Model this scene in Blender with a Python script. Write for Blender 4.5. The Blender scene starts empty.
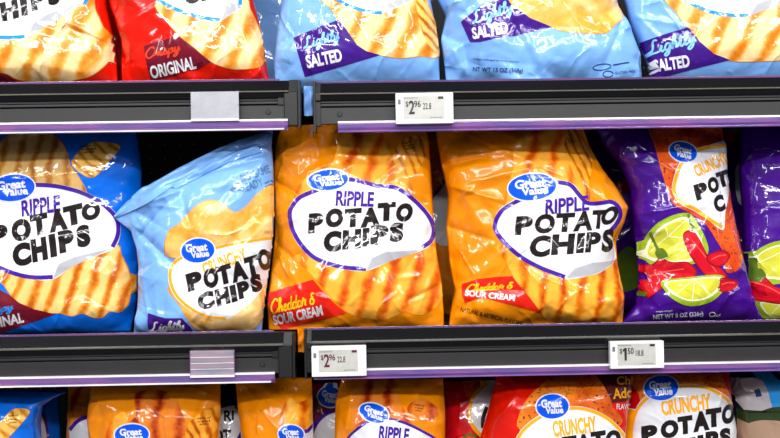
import bpy, math, random
import numpy as np
from mathutils import Vector, Matrix
from mathutils.bvhtree import BVHTree
from mathutils.geometry import delaunay_2d_cdt

SC = bpy.context.scene
COL = SC.collection
R = math.radians

# ------------------------------------------------------------------ camera
FPX, CX, CY = 906.0, 390.0, 219.0
YAW, ROLL = R(1.0), 0.0160
CAM = np.array([-0.025, -1.45, 1.20])
fw = np.array([math.sin(YAW), math.cos(YAW), 0.0])
r0 = np.array([math.cos(YAW), -math.sin(YAW), 0.0])
u0 = np.array([0, 0, 1.0])
rt = math.cos(ROLL) * r0 - math.sin(ROLL) * u0
up = math.sin(ROLL) * r0 + math.cos(ROLL) * u0
cam = bpy.data.cameras.new('camera')
cam.sensor_width = 36.0
cam.lens = FPX / 780.0 * 36.0
cam.clip_start = 0.05
co = bpy.data.objects.new('camera', cam)
COL.objects.link(co)
m = Matrix.Identity(4)
for i in range(3):
    m[i][0], m[i][1], m[i][2], m[i][3] = rt[i], up[i], -fw[i], CAM[i]
co.matrix_world = m
SC.camera = co


def W(px, py, y=0.0):
    """measured position in the photograph -> (x, z) on the real plane at depth y"""
    d = fw + rt * ((px - CX) / FPX) + up * ((CY - py) / FPX)
    t = (y - CAM[1]) / d[1]
    p = CAM + d * t
    return float(p[0]), float(p[2])


# ------------------------------------------------------------------ helpers
def link(o, parent=None):
    COL.objects.link(o)
    if parent is not None:
        o.parent = parent
    return o


def tag(o, label=None, cat=None, group=None, kind=None):
    if label: o['label'] = label
    if cat: o['category'] = cat
    if group: o['group'] = group
    if kind: o['kind'] = kind
    return o


def empty(name, loc, label, cat, group=None, rot=(0, 0, 0)):
    o = bpy.data.objects.new(name, None)
    o.empty_display_size = 0.02
    link(o)
    o.location = loc
    o.rotation_euler = rot
    return tag(o, label, cat, group)


def mesh_obj(name, verts, faces, mats, parent=None, fmat=None, smooth=False):
    me = bpy.data.meshes.new(name)
    me.from_pydata([tuple(v) for v in verts], [], [tuple(f) for f in faces])
    for mt in (mats if isinstance(mats, (list, tuple)) else [mats]):
        me.materials.append(mt)
    if fmat is not None:
        me.polygons.foreach_set('material_index', fmat)
    if smooth:
        me.polygons.foreach_set('use_smooth', [True] * len(me.polygons))
    me.update()
    return link(bpy.data.objects.new(name, me), parent)


def bevel(o, w=0.0008, n=2):
    b = o.modifiers.new('edge', 'BEVEL')
    b.width = w; b.segments = n; b.limit_method = 'ANGLE'
    return o


def box(name, x0, x1, y0, y1, z0, z1, mat, parent=None, bev=0.0006):
    v = [(x, y, z) for z in (z0, z1) for y in (y0, y1) for x in (x0, x1)]
    f = [(0, 2, 3, 1), (4, 5, 7, 6), (0, 1, 5, 4), (2, 6, 7, 3), (0, 4, 6, 2), (1, 3, 7, 5)]
    o = mesh_obj(name, v, f, mat, parent)
    if bev: bevel(o, bev)
    return o


def extrude_x(name, prof, x0, x1, mat, parent=None, bev=0.0005):
    """closed (y,z) profile, anticlockwise seen from +x, swept along x"""
    n = len(prof)
    v = [(x0, a, b) for a, b in prof] + [(x1, a, b) for a, b in prof]
    f = [tuple(range(n))[::-1], tuple(range(n, 2 * n))]
    f += [(i, (i + 1) % n, n + (i + 1) % n, n + i) for i in range(n)]
    o = mesh_obj(name, v, f, mat, parent)
    import bmesh
    bm = bmesh.new(); bm.from_mesh(o.data)
    bmesh.ops.recalc_face_normals(bm, faces=bm.faces[:])
    bm.to_mesh(o.data); bm.free()
    if bev: bevel(o, bev)
    return o


def disc_y(name, cx, y, cz, r, h, mat, parent=None, n=24):
    """short cylinder with its axis along y, front face at y"""
    v, f = [], []
    for k, (yy, rr) in enumerate(((y + h, r), (y + h * .25, r), (y, r * .86))):
        v += [(cx + rr * math.cos(2 * math.pi * i / n), yy, cz + rr * math.sin(2 * math.pi * i / n)) for i in range(n)]
    for k in range(2):
        f += [(k * n + i, k * n + (i + 1) % n, (k + 1) * n + (i + 1) % n, (k + 1) * n + i) for i in range(n)]
    f += [tuple(range(2 * n, 3 * n))]
    return mesh_obj(name, v, f, mat, parent)


# ------------------------------------------------------------------ materials
def lin(c):
    return tuple((x / 255 / 12.92 if x / 255 <= 0.04045 else ((x / 255 + 0.055) / 1.055) ** 2.4) for x in c) + (1.0,)


class NT:
    def __init__(s, mat):
        mat.use_nodes = True
        s.t = mat.node_tree; s.n = s.t.nodes; s.l = s.t.links
        s.b = s.n['Principled BSDF']
        s.co = s.n.new('ShaderNodeTexCoord').outputs['Object']

    def add(s, typ, **kw):
        nd = s.n.new(typ)
        for k, v in kw.items():
            if hasattr(nd, k) and not k.startswith('i_'): setattr(nd, k, v)
        return nd

    def link(s, a, b): s.l.new(a, b)

    def noise(s, scale, detail=3, rough=.5, co=None, dist=0.0):
        nd = s.n.new('ShaderNodeTexNoise')
        nd.inputs['Scale'].default_value = scale; nd.inputs['Detail'].default_value = detail
        nd.inputs['Roughness'].default_value = rough; nd.inputs['Distortion'].default_value = dist
        s.link(co or s.co, nd.inputs['Vector'])
        return nd.outputs['Fac']

    def ramp(s, fac, stops, interp='LINEAR'):
        nd = s.n.new('ShaderNodeValToRGB'); cr = nd.color_ramp; cr.interpolation = interp
        while len(cr.elements) < len(stops): cr.elements.new(0.5)
        for e, (p, c) in zip(cr.elements, stops):
            e.position = p; e.color = c
        s.link(fac, nd.inputs['Fac'])
        return nd.outputs['Color']

    def math(s, op, a, b=None):
        nd = s.n.new('ShaderNodeMath'); nd.operation = op
        for i, v in enumerate((a, b)):
            if v is None: continue
            if isinstance(v, (int, float)): nd.inputs[i].default_value = v
            else: s.link(v, nd.inputs[i])
        return nd.outputs[0]

    def mapping(s, rot=(0, 0, 0), scale=(1, 1, 1), loc=(0, 0, 0)):
        nd = s.n.new('ShaderNodeMapping')
        nd.inputs['Rotation'].default_value = rot
        nd.inputs['Scale'].default_value = scale
        nd.inputs['Location'].default_value = loc
        s.link(s.co, nd.inputs['Vector'])
        return nd.outputs['Vector']

    def mix(s, fac, a, b, mode='MIX'):
        nd = s.n.new('ShaderNodeMix'); nd.data_type = 'RGBA'; nd.blend_type = mode
        if isinstance(fac, (int, float)): nd.inputs[0].default_value = fac
        else: s.link(fac, nd.inputs[0])
        for i, v in ((6, a), (7, b)):
            if isinstance(v, tuple): nd.inputs[i].default_value = v
            else: s.link(v, nd.inputs[i])
        return nd.outputs[2]


def P(b, **kw):
    names = dict(color='Base Color', rough='Roughness', metal='Metallic', coat='Coat Weight', coatr='Coat Roughness',
                 spec='Specular IOR Level', trans='Transmission Weight', ior='IOR', alpha='Alpha')
    for k, v in kw.items(): b.inputs[names[k]].default_value = v


def film_bump(nt, amt=1.0):
    """tiny creases of the shiny film: sharp cell-edge ridges plus soft puckers"""
    warp = nt.n.new('ShaderNodeVectorMath'); warp.operation = 'ADD'
    nz = nt.n.new('ShaderNodeTexNoise'); nz.inputs['Scale'].default_value = 9.0
    nt.link(nt.co, nz.inputs['Vector'])
    sc = nt.n.new('ShaderNodeVectorMath'); sc.operation = 'SCALE'; sc.inputs['Scale'].default_value = 0.05
    nt.link(nz.outputs['Color'], sc.inputs[0])
    nt.link(nt.co, warp.inputs[0]); nt.link(sc.outputs[0], warp.inputs[1])
    vo = nt.n.new('ShaderNodeTexVoronoi'); vo.feature = 'DISTANCE_TO_EDGE'; vo.inputs['Scale'].default_value = 9.0
    nt.link(warp.outputs[0], vo.inputs['Vector'])
    d = nt.math('MULTIPLY', vo.outputs['Distance'], 11.0)
    d = nt.math('MINIMUM', d, 1.0)
    d = nt.math('SUBTRACT', 1.0, d)
    d = nt.math('POWER', d, 2.0)
    msk = nt.ramp(nt.noise(14.0, 2, .5), [(.50, (0, 0, 0, 1)), (.58, (1, 1, 1, 1))])
    d = nt.math('MULTIPLY', d, msk)
    soft = nt.noise(42.0, 3, .55, dist=.6)
    soft2 = nt.noise(16.0, 2, .5, dist=.4)
    h = nt.math('ADD', nt.math('MULTIPLY', d, 0.0020 * amt), nt.math('MULTIPLY', soft, 0.0005 * amt))
    h = nt.math('ADD', h, nt.math('MULTIPLY', soft2, 0.0022 * amt))
    bp = nt.n.new('ShaderNodeBump'); bp.inputs['Strength'].default_value = 1.0; bp.inputs['Distance'].default_value = 1.0
    nt.link(h, bp.inputs['Height'])
    nt.link(bp.outputs['Normal'], nt.b.inputs['Normal'])
    nt.link(bp.outputs['Normal'], nt.b.inputs['Coat Normal'])


_film = {}


def film(name, rgb, rough=.34, var=0.0):
    if name in _film: return _film[name]
    mt = bpy.data.materials.new(name); nt = NT(mt)
    P(nt.b, color=lin(rgb), rough=rough, coat=.9, coatr=.05, spec=.12)
    if var:
        c2 = tuple(max(0, x * (1 - var)) for x in rgb)
        nt.link(nt.ramp(nt.noise(8, 2), [(.35, lin(rgb)), (.65, lin(c2))]), nt.b.inputs['Base Color'])
    film_bump(nt)
    _film[name] = mt
    return mt


def chip_mat(name, ang, freq, light, mid, dark, plain=False, speck=False):
    """printed picture of a potato chip"""
    if name in _film: return _film[name]
    mt = bpy.data.materials.new(name); nt = NT(mt)
    P(nt.b, rough=.34, coat=.9, coatr=.05, spec=.12)
    if plain:
        f = nt.noise(16, 4, .6, dist=.5)
        col = nt.ramp(f, [(.34, lin(dark)), (.46, lin(mid)), (.60, lin(light))])
        f2 = nt.noise(70, 3, .6)
        col = nt.mix(nt.math('MULTIPLY', f2, .35), col, lin(mid))
    else:
        mp = nt.mapping(rot=(0, R(ang), 0))
        wv = nt.n.new('ShaderNodeTexWave'); wv.bands_direction = 'X'; wv.wave_profile = 'SIN'
        wv.inputs['Scale'].default_value = freq; wv.inputs['Distortion'].default_value = 3.0
        wv.inputs['Detail'].default_value = 4.0; wv.inputs['Detail Scale'].default_value = 1.5
        wv.inputs['Detail Roughness'].default_value = .6
        nt.link(mp, wv.inputs['Vector'])
        n1 = nt.noise(22, 4, .6)
        f = nt.math('ADD', nt.math('MULTIPLY', wv.outputs['Fac'], .62), nt.math('MULTIPLY', n1, .66))
        f = nt.math('ADD', f, nt.math('MULTIPLY', nt.math('SUBTRACT', nt.noise(110, 3, .7), .5), .34))
        col = nt.ramp(f, [(.30, lin(dark)), (.50, lin(mid)), (.74, lin(light))])
    if speck:
        f3 = nt.noise(210, 2, .5)
        s_ = nt.ramp(f3, [(.60, (0, 0, 0, 1)), (.68, (1, 1, 1, 1))])
        col = nt.mix(s_, col, lin((95, 35, 15)))
    nt.link(col, nt.b.inputs['Base Color'])
    film_bump(nt)
    _film[name] = mt
    return mt


def plastic(name, rgb, rough=.4, bump=0.0, **kw):
    mt = bpy.data.materials.new(name); nt = NT(mt)
    P(nt.b, color=lin(rgb), rough=rough, **kw)
    c2 = tuple(x * .88 for x in rgb)
    nt.link(nt.ramp(nt.noise(30, 4, .65), [(.3, lin(c2)), (.7, lin(rgb))]), nt.b.inputs['Base Color'])
    if bump:
        bp = nt.n.new('ShaderNodeBump'); bp.inputs['Distance'].default_value = bump
        nt.link(nt.noise(900, 2), bp.inputs['Height']); nt.link(bp.outputs[0], nt.b.inputs['Normal'])
    return mt


RED = film('red_film', (236, 24, 4), var=.10)
SKY = film('light_blue_film', (124, 176, 240))
BLUE = film('royal_blue_film', (0, 108, 226))
ORANGE = film('orange_film', (248, 142, 0), var=.05)
PURPLE = film('purple_film', (66, 8, 132))
DKRED = film('deep_red_film', (208, 10, 22))
NAVY = film('navy_film', (30, 52, 110))
WHITE = film('white_print', (228, 228, 232))
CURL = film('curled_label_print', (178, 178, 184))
VIOLET = film('violet_print', (66, 24, 148))
AQUA = film('sky_blue_print', (28, 142, 232))
AMBER = film('amber_print', (250, 170, 12))
BLACK = film('black_print', (30, 20, 18))
LOGO = film('logo_blue_print', (0, 84, 226))
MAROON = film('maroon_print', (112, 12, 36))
SCARLET = film('scarlet_print', (222, 28, 10))
BANNER = film('purple_banner_print', (62, 20, 128))
PALEBLUE = film('pale_blue_lettering', (140, 208, 250))
YELLOW = film('yellow_lettering', (255, 200, 20))
REDTXT = film('red_orange_lettering', (240, 70, 30))
INK = film('dark_blue_ink', (24, 56, 110))
FADED = film('faded_blue_ink', (84, 128, 168))
LIME = film('lime_flesh_print', (214, 212, 60), var=.12)
LIMERIM = film('lime_rind_print', (150, 178, 34))
LIMEPITH = film('lime_pith_print', (240, 240, 200))
PEPLIGHT = film('chilli_highlight_print', (246, 84, 68))
PEPDARK = film('chilli_edge_print', (146, 4, 22))
PEPPER = film('chilli_print', (214, 12, 34), var=.18)
STEM = film('chilli_stem_print', (88, 112, 28))
GRASS = film('grass_print', (62, 84, 40), var=.3)
SAND = film('sand_print', (196, 160, 132), var=.15)
SKYBL = film('cape_blue_print', (40, 150, 226))
DUSK = film('dusk_print', (34, 34, 62))
TOWER = film('tower_print', (196, 188, 192))
DKCHOC = film('dark_maroon_print', (84, 22, 26))

CH_GOLD = chip_mat('ripple_chip_golden', -24, 7.5, (252, 212, 150), (246, 166, 66), (220, 120, 14))
CH_GOLDS = chip_mat('ripple_chip_steep', -18, 11, (250, 200, 118), (238, 150, 42), (196, 92, 8))
CH_SHADE = chip_mat('ripple_chip_shaded', -4, 11.0, (222, 176, 106), (200, 142, 64), (164, 96, 26))  # shade under the upper shelf painted into browner chip tones
CH_ORG = chip_mat('ripple_chip_cheddar', -14, 8.5, (255, 172, 54), (248, 132, 22), (206, 76, 4))
CH_ORGV = chip_mat('ripple_chip_cheddar_upright', -3, 9.5, (255, 176, 56), (244, 136, 14), (186, 66, 2))
CH_FAN = chip_mat('ripple_chip_small', 48, 22, (250, 196, 96), (232, 158, 46), (176, 98, 14))
CH_FANO = chip_mat('ripple_chip_small_cheddar', 20, 22, (248, 170, 50), (232, 132, 16), (176, 76, 4))
CH_RED = chip_mat('ripple_chip_toasted', -6, 8.5, (232, 130, 40), (216, 92, 24), (140, 40, 8))
CH_PLAIN = chip_mat('plain_chip', 0, 8, (250, 206, 138), (242, 172, 68), (228, 138, 40), plain=True)
CH_SPICE = chip_mat('spiced_chip', 0, 8, (240, 140, 40), (226, 104, 24), (196, 62, 14), plain=True, speck=True)
CH_HOT = chip_mat('chilli_chip', 0, 8, (236, 104, 34), (214, 70, 20), (168, 36, 14), plain=True, speck=True)
CHEDGE = film('chip_edge_print', (222, 138, 34))

# ------------------------------------------------------------------ 2-D prints
_tmp_curve = {}


def curve_fill(loops):
    """fill closed loops (with holes) -> verts2d, tris"""
    cu = bpy.data.curves.new('t', 'CURVE'); cu.dimensions = '2D'; cu.fill_mode = 'BOTH'
    for lp in loops:
        s = cu.splines.new('POLY'); s.points.add(len(lp) - 1); s.use_cyclic_u = True
        for p, q in zip(s.points, lp): p.co = (q[0], q[1], 0, 1)
    return _grab(cu)


def _grab(cu):
    o = bpy.data.objects.new('t', cu); COL.objects.link(o)
    me = o.to_mesh()
    me.calc_loop_triangles()
    v = [(a.co[0], a.co[1]) for a in me.vertices]
    t = [tuple(x.vertices) for x in me.loop_triangles]
    o.to_mesh_clear()
    bpy.data.objects.remove(o); bpy.data.curves.remove(cu)
    return v, t


def glyph(ch, bold=0.0):
    key = (ch, bold)
    if key not in _tmp_curve:
        cu = bpy.data.curves.new('t', 'FONT'); cu.body = ch; cu.size = 1.0; cu.offset = bold
        cu.resolution_u = 4; cu.fill_mode = 'FRONT'
        _tmp_curve[key] = _grab(cu)
    return _tmp_curve[key]


def put(vt, cx, cy, w, h, rot=0, shear=0):
    """fit a glyph's box to w x h about cx,cy (photo pixels, y down)"""
    v, t = vt
    a = np.array(v)
    lo, hi = a.min(0), a.max(0)
    a = (a - (lo + hi) / 2) / np.maximum(hi - lo, 1e-6)
    a[:, 0] = a[:, 0] * w + a[:, 1] * h * shear
    a[:, 1] *= h
    c, s = math.cos(R(rot)), math.sin(R(rot))
    x = a[:, 0] * c - a[:, 1] * s
    y = a[:, 0] * s + a[:, 1] * c
    return [(cx + p, cy - q) for p, q in zip(x, y)], t


def merge(parts):
    V, T = [], []
    for v, t in parts:
        b = len(V); V += list(v); T += [tuple(i + b for i in x) for x in t]
    return V, T


def text(s, cx, cy, w, h, rot=0, bold=0.02, shear=0.0):
    return put(glyph(s, bold), cx, cy, w, h, rot, shear)


def letters(spec, rot=0, bold=0.075, shear=.12):
    """spec: (char, x0, x1, y0, y1[, rot]) boxes measured in the photo"""
    out = []
    for it in spec:
        ch, x0, x1, y0, y1 = it[:5]
        r_ = it[5] if len(it) > 5 else rot
        out.append(put(glyph(ch, bold), (x0 + x1) / 2, (y0 + y1) / 2, (x1 - x0) - shear * (y1 - y0) * .45, (y1 - y0), r_, shear))
    return merge(out)


def smooth_loop(pts, n=5, closed=True):
    P_ = [np.array(p, float) for p in pts]; out = []; N = len(P_)
    rng = range(N) if closed else range(N - 1)
    for i in rng:
        g = (lambda k: P_[k % N]) if closed else (lambda k: P_[min(max(k, 0), N - 1)])
        p0, p1, p2, p3 = g(i - 1), g(i), g(i + 1), g(i + 2)
        for k in range(n):
            t = k / n
            out.append(tuple(.5 * ((2 * p1) + (-p0 + p2) * t + (2 * p0 - 5 * p1 + 4 * p2 - p3) * t * t + (-p0 + 3 * p1 - 3 * p2 + p3) * t ** 3)))
    if not closed: out.append(tuple(P_[-1]))
    return out


def blob(pts, sm=True):
    return curve_fill([smooth_loop(pts, 4) if sm else pts])


def ribbon(pts, w, closed=False, sm=True):
    p = smooth_loop(pts, 5, closed) if sm else list(pts)
    if closed: p = p + [p[0]]
    V, T = [], []
    for i, q in enumerate(p):
        a = p[max(i - 1, 0)]; b = p[min(i + 1, len(p) - 1)]
        d = np.array(b) - np.array(a); L = np.hypot(*d) or 1; n = np.array((-d[1], d[0])) / L * w / 2
        V += [(q[0] + n[0], q[1] + n[1]), (q[0] - n[0], q[1] - n[1])]
    for i in range(len(p) - 1):
        k = 2 * i; T += [(k, k + 1, k + 3), (k, k + 3, k + 2)]
    return V, T


def oval(cx, cy, rx, ry, rot=0, n=36):
    c, s = math.cos(R(rot)), math.sin(R(rot))
    pts = []
    for i in range(n):
        a = 2 * math.pi * i / n; x, y = rx * math.cos(a), ry * math.sin(a)
        pts.append((cx + x * c - y * s, cy - (x * s + y * c)))
    return curve_fill([pts])


# joined-up hand lettering: strokes in a unit box per letter
SCR = {
    'L': (.75, [[(.55, .95), (.4, 1.05), (.28, .9), (.3, .6), (.26, .3), (.1, .08), (0, .05), (.1, .16), (.35, .02), (.75, .08)]]),
    'C': (.72, [[(.66, .82), (.6, 1.0), (.4, 1.0), (.15, .7), (.1, .3), (.3, 0), (.55, .08), (.72, .3)]]),
    'i': (.28, [[(0, .1), (.1, .5), (.08, .12), (.18, .0), (.28, .15)], [(.13, .68), (.14, .76)]]),
    'g': (.45, [[(.34, .45), (.15, .52), (.03, .25), (.12, .02), (.3, .15), (.36, .5), (.3, -.2), (.14, -.4), (.05, -.25), (.45, .12)]]),
    'h': (.45, [[(0, .1), (.2, .7), (.22, 1.0), (.1, .9), (.06, 0), (.08, .25), (.25, .5), (.3, .3), (.28, .05), (.45, .12)]]),
    't': (.32, [[(0, .12), (.14, .85), (.1, .15), (.2, 0), (.32, .15)], [(-.02, .6), (.34, .66)]]),
    'l': (.28, [[(0, .12), (.2, .7), (.2, 1.0), (.08, .85), (.08, .12), (.16, 0), (.28, .14)]]),
    'y': (.46, [[(0, .4), (.06, .5), (.08, .15), (.2, .02), (.34, .5), (.28, -.2), (.1, -.42), (.02, -.25), (.46, .2)]]),
    'r': (.38, [[(0, .1), (.06, .5), (.13, .64), (.16, .44), (.31, .46), (.26, .12), (.38, .1)]]),
    's': (.38, [[(0, .1), (.2, .62), (.16, .42), (.30, .2), (.16, 0), (.03, .1)], [(.16, 0), (.38, .12)]]),
    'p': (.45, [[(0, .15), (.1, .5), (.02, -.4)], [(.06, .3), (.25, .52), (.34, .3), (.22, .02), (.1, .08)], [(.22, .02), (.45, .14)]]),
    'e': (.36, [[(0, .15), (.24, .35), (.18, .52), (.06, .3), (.14, 0), (.36, .14)]]),
    'd': (.46, [[(.32, .42), (.14, .5), (.03, .25), (.12, .02), (.3, .2), (.4, 1.0), (.3, .1), (.46, .12)]]),
    'a': (.44, [[(.32, .42), (.14, .5), (.03, .25), (.12, .02), (.3, .2), (.34, .48), (.3, .06), (.44, .12)]]),
    '&': (.5, [[(.45, .75), (.25, .85), (.18, .65), (.32, .5), (.1, .4), (.08, .1), (.3, .02), (.42, .3), (.25, .35)]]),
    ' ': (.3, []),
}


def script(s, cx, cy, w, h, rot=0, th=.13):
    x = 0; parts = []
    for ch in s:
        adv, st = SCR[ch]
        for line in st:
            parts.append(ribbon([(x + a + b * .22, b) for a, b in line], th))
        x += adv
    v, t = merge(parts)
    return put((v, t), cx, cy, w, h, rot)


LAT = .0022      # lattice on which every print follows its bag's film


def cut(poly, f, lo, hi):
    """slice a convex polygon by the lines f = k*LAT; yields (k, piece)"""
    k0, k1 = int(math.floor(lo / LAT + 1e-7)), int(math.ceil(hi / LAT - 1e-7)) - 1
    if k1 <= k0: return [(k0, poly)]
    out = []; rest = poly
    for k in range(k0, k1):
        c = (k + 1) * LAT
        A, B = [], []
        n = len(rest); vals = [f(p) - c for p in rest]
        for i in range(n):
            p, d = rest[i], vals[i]; j = i + 1 if i + 1 < n else 0
            q, e = rest[j], vals[j]
            if d <= 0: A.append(p)
            if d >= 0: B.append(p)
            if (d < 0 < e) or (e < 0 < d):
                t = d / (d - e); x = (p[0] + (q[0] - p[0]) * t, p[1] + (q[1] - p[1]) * t)
                A.append(x); B.append(x)
        if len(A) > 2: out.append((k, A))
        rest = B
        if len(rest) < 3: break
    if len(rest) > 2: out.append((k1, rest))
    return out


def dice(v, t):
    """-> pieces (i, j, upper?, polygon) on the lattice"""
    fx, fy, fd = (lambda p: p[0]), (lambda p: p[1]), (lambda p: p[0] + p[1])
    for tr in t:
        P_ = [v[i] for i in tr]
        ar = (P_[1][0] - P_[0][0]) * (P_[2][1] - P_[0][1]) - (P_[1][1] - P_[0][1]) * (P_[2][0] - P_[0][0])
        if abs(ar) < 1e-12: continue
        if ar < 0: P_ = P_[::-1]
        xs = [p[0] for p in P_]
        for i, col in cut(P_, fx, min(xs), max(xs)):
            ys = [p[1] for p in col]
            for j, cell in cut(col, fy, min(ys), max(ys)):
                ds = [p[0] + p[1] for p in cell]; c = (i + j + 1) * LAT
                lo, hi = min(ds), max(ds)
                if hi <= c + 1e-8: yield i, j, 0, cell
                elif lo >= c - 1e-8: yield i, j, 1, cell
                else:
                    for k, pc in cut(cell, fd, lo, hi): yield i, j, (0 if k <= i + j else 1), pc


# ------------------------------------------------------------------ bags
def poly_at(pts, t):
    p = np.array(pts, float)
    L = np.r_[0, np.cumsum(np.hypot(*np.diff(p, axis=0).T))]; L /= L[-1]
    return np.stack([np.interp(t, L, p[:, 0]), np.interp(t, L, p[:, 1])], -1)


def poly_y(pts, t):
    """sample a bottom->top side line evenly in height"""
    p = np.array(pts, float); q = p[0, 1] + (p[-1, 1] - p[0, 1]) * t
    o = np.argsort(p[:, 1])
    return np.stack([np.interp(q, p[o, 1], p[o, 0]), q], -1)


def facets(rng, U, V, spacing, amp):
    lo = (U.min() - .04, V.min() - .04); hi = (U.max() + .04, V.max() + .04)
    pts = []; z = []
    y = lo[1]
    while y < hi[1] + spacing:
        x = lo[0]
        while x < hi[0] + spacing:
            pts.append(Vector((x + rng.uniform(-.45, .45) * spacing, y + rng.uniform(-.45, .45) * spacing)))
            z.append(rng.uniform(-1, 1) * amp)
            x += spacing
        y += spacing
    vs, _, fs, ov, _, _ = delaunay_2d_cdt(pts, [], [], 0, 1e-6)
    zz = [z[o[0]] if o else 0 for o in ov]
    u, v = U.ravel(), V.ravel()
    out = np.zeros(U.size)
    for f in fs:
        (ax, ay), (bx, by), (cx, cy) = (vs[i][:2] for i in f[:3])
        m_ = np.nonzero((u >= min(ax, bx, cx)) & (u <= max(ax, bx, cx)) & (v >= min(ay, by, cy)) & (v <= max(ay, by, cy)))[0]
        if not len(m_): continue
        den = (by - cy) * (ax - cx) + (cx - bx) * (ay - cy)
        l1 = ((by - cy) * (u[m_] - cx) + (cx - bx) * (v[m_] - cy)) / den
        l2 = ((cy - ay) * (u[m_] - cx) + (ax - cx) * (v[m_] - cy)) / den
        ok = (l1 >= -1e-6) & (l2 >= -1e-6) & (l1 + l2 <= 1 + 1e-6)
        out[m_[ok]] = (l1 * zz[f[0]] + l2 * zz[f[1]] + (1 - l1 - l2) * zz[f[2]])[ok]
    return out.reshape(U.shape)


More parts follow.
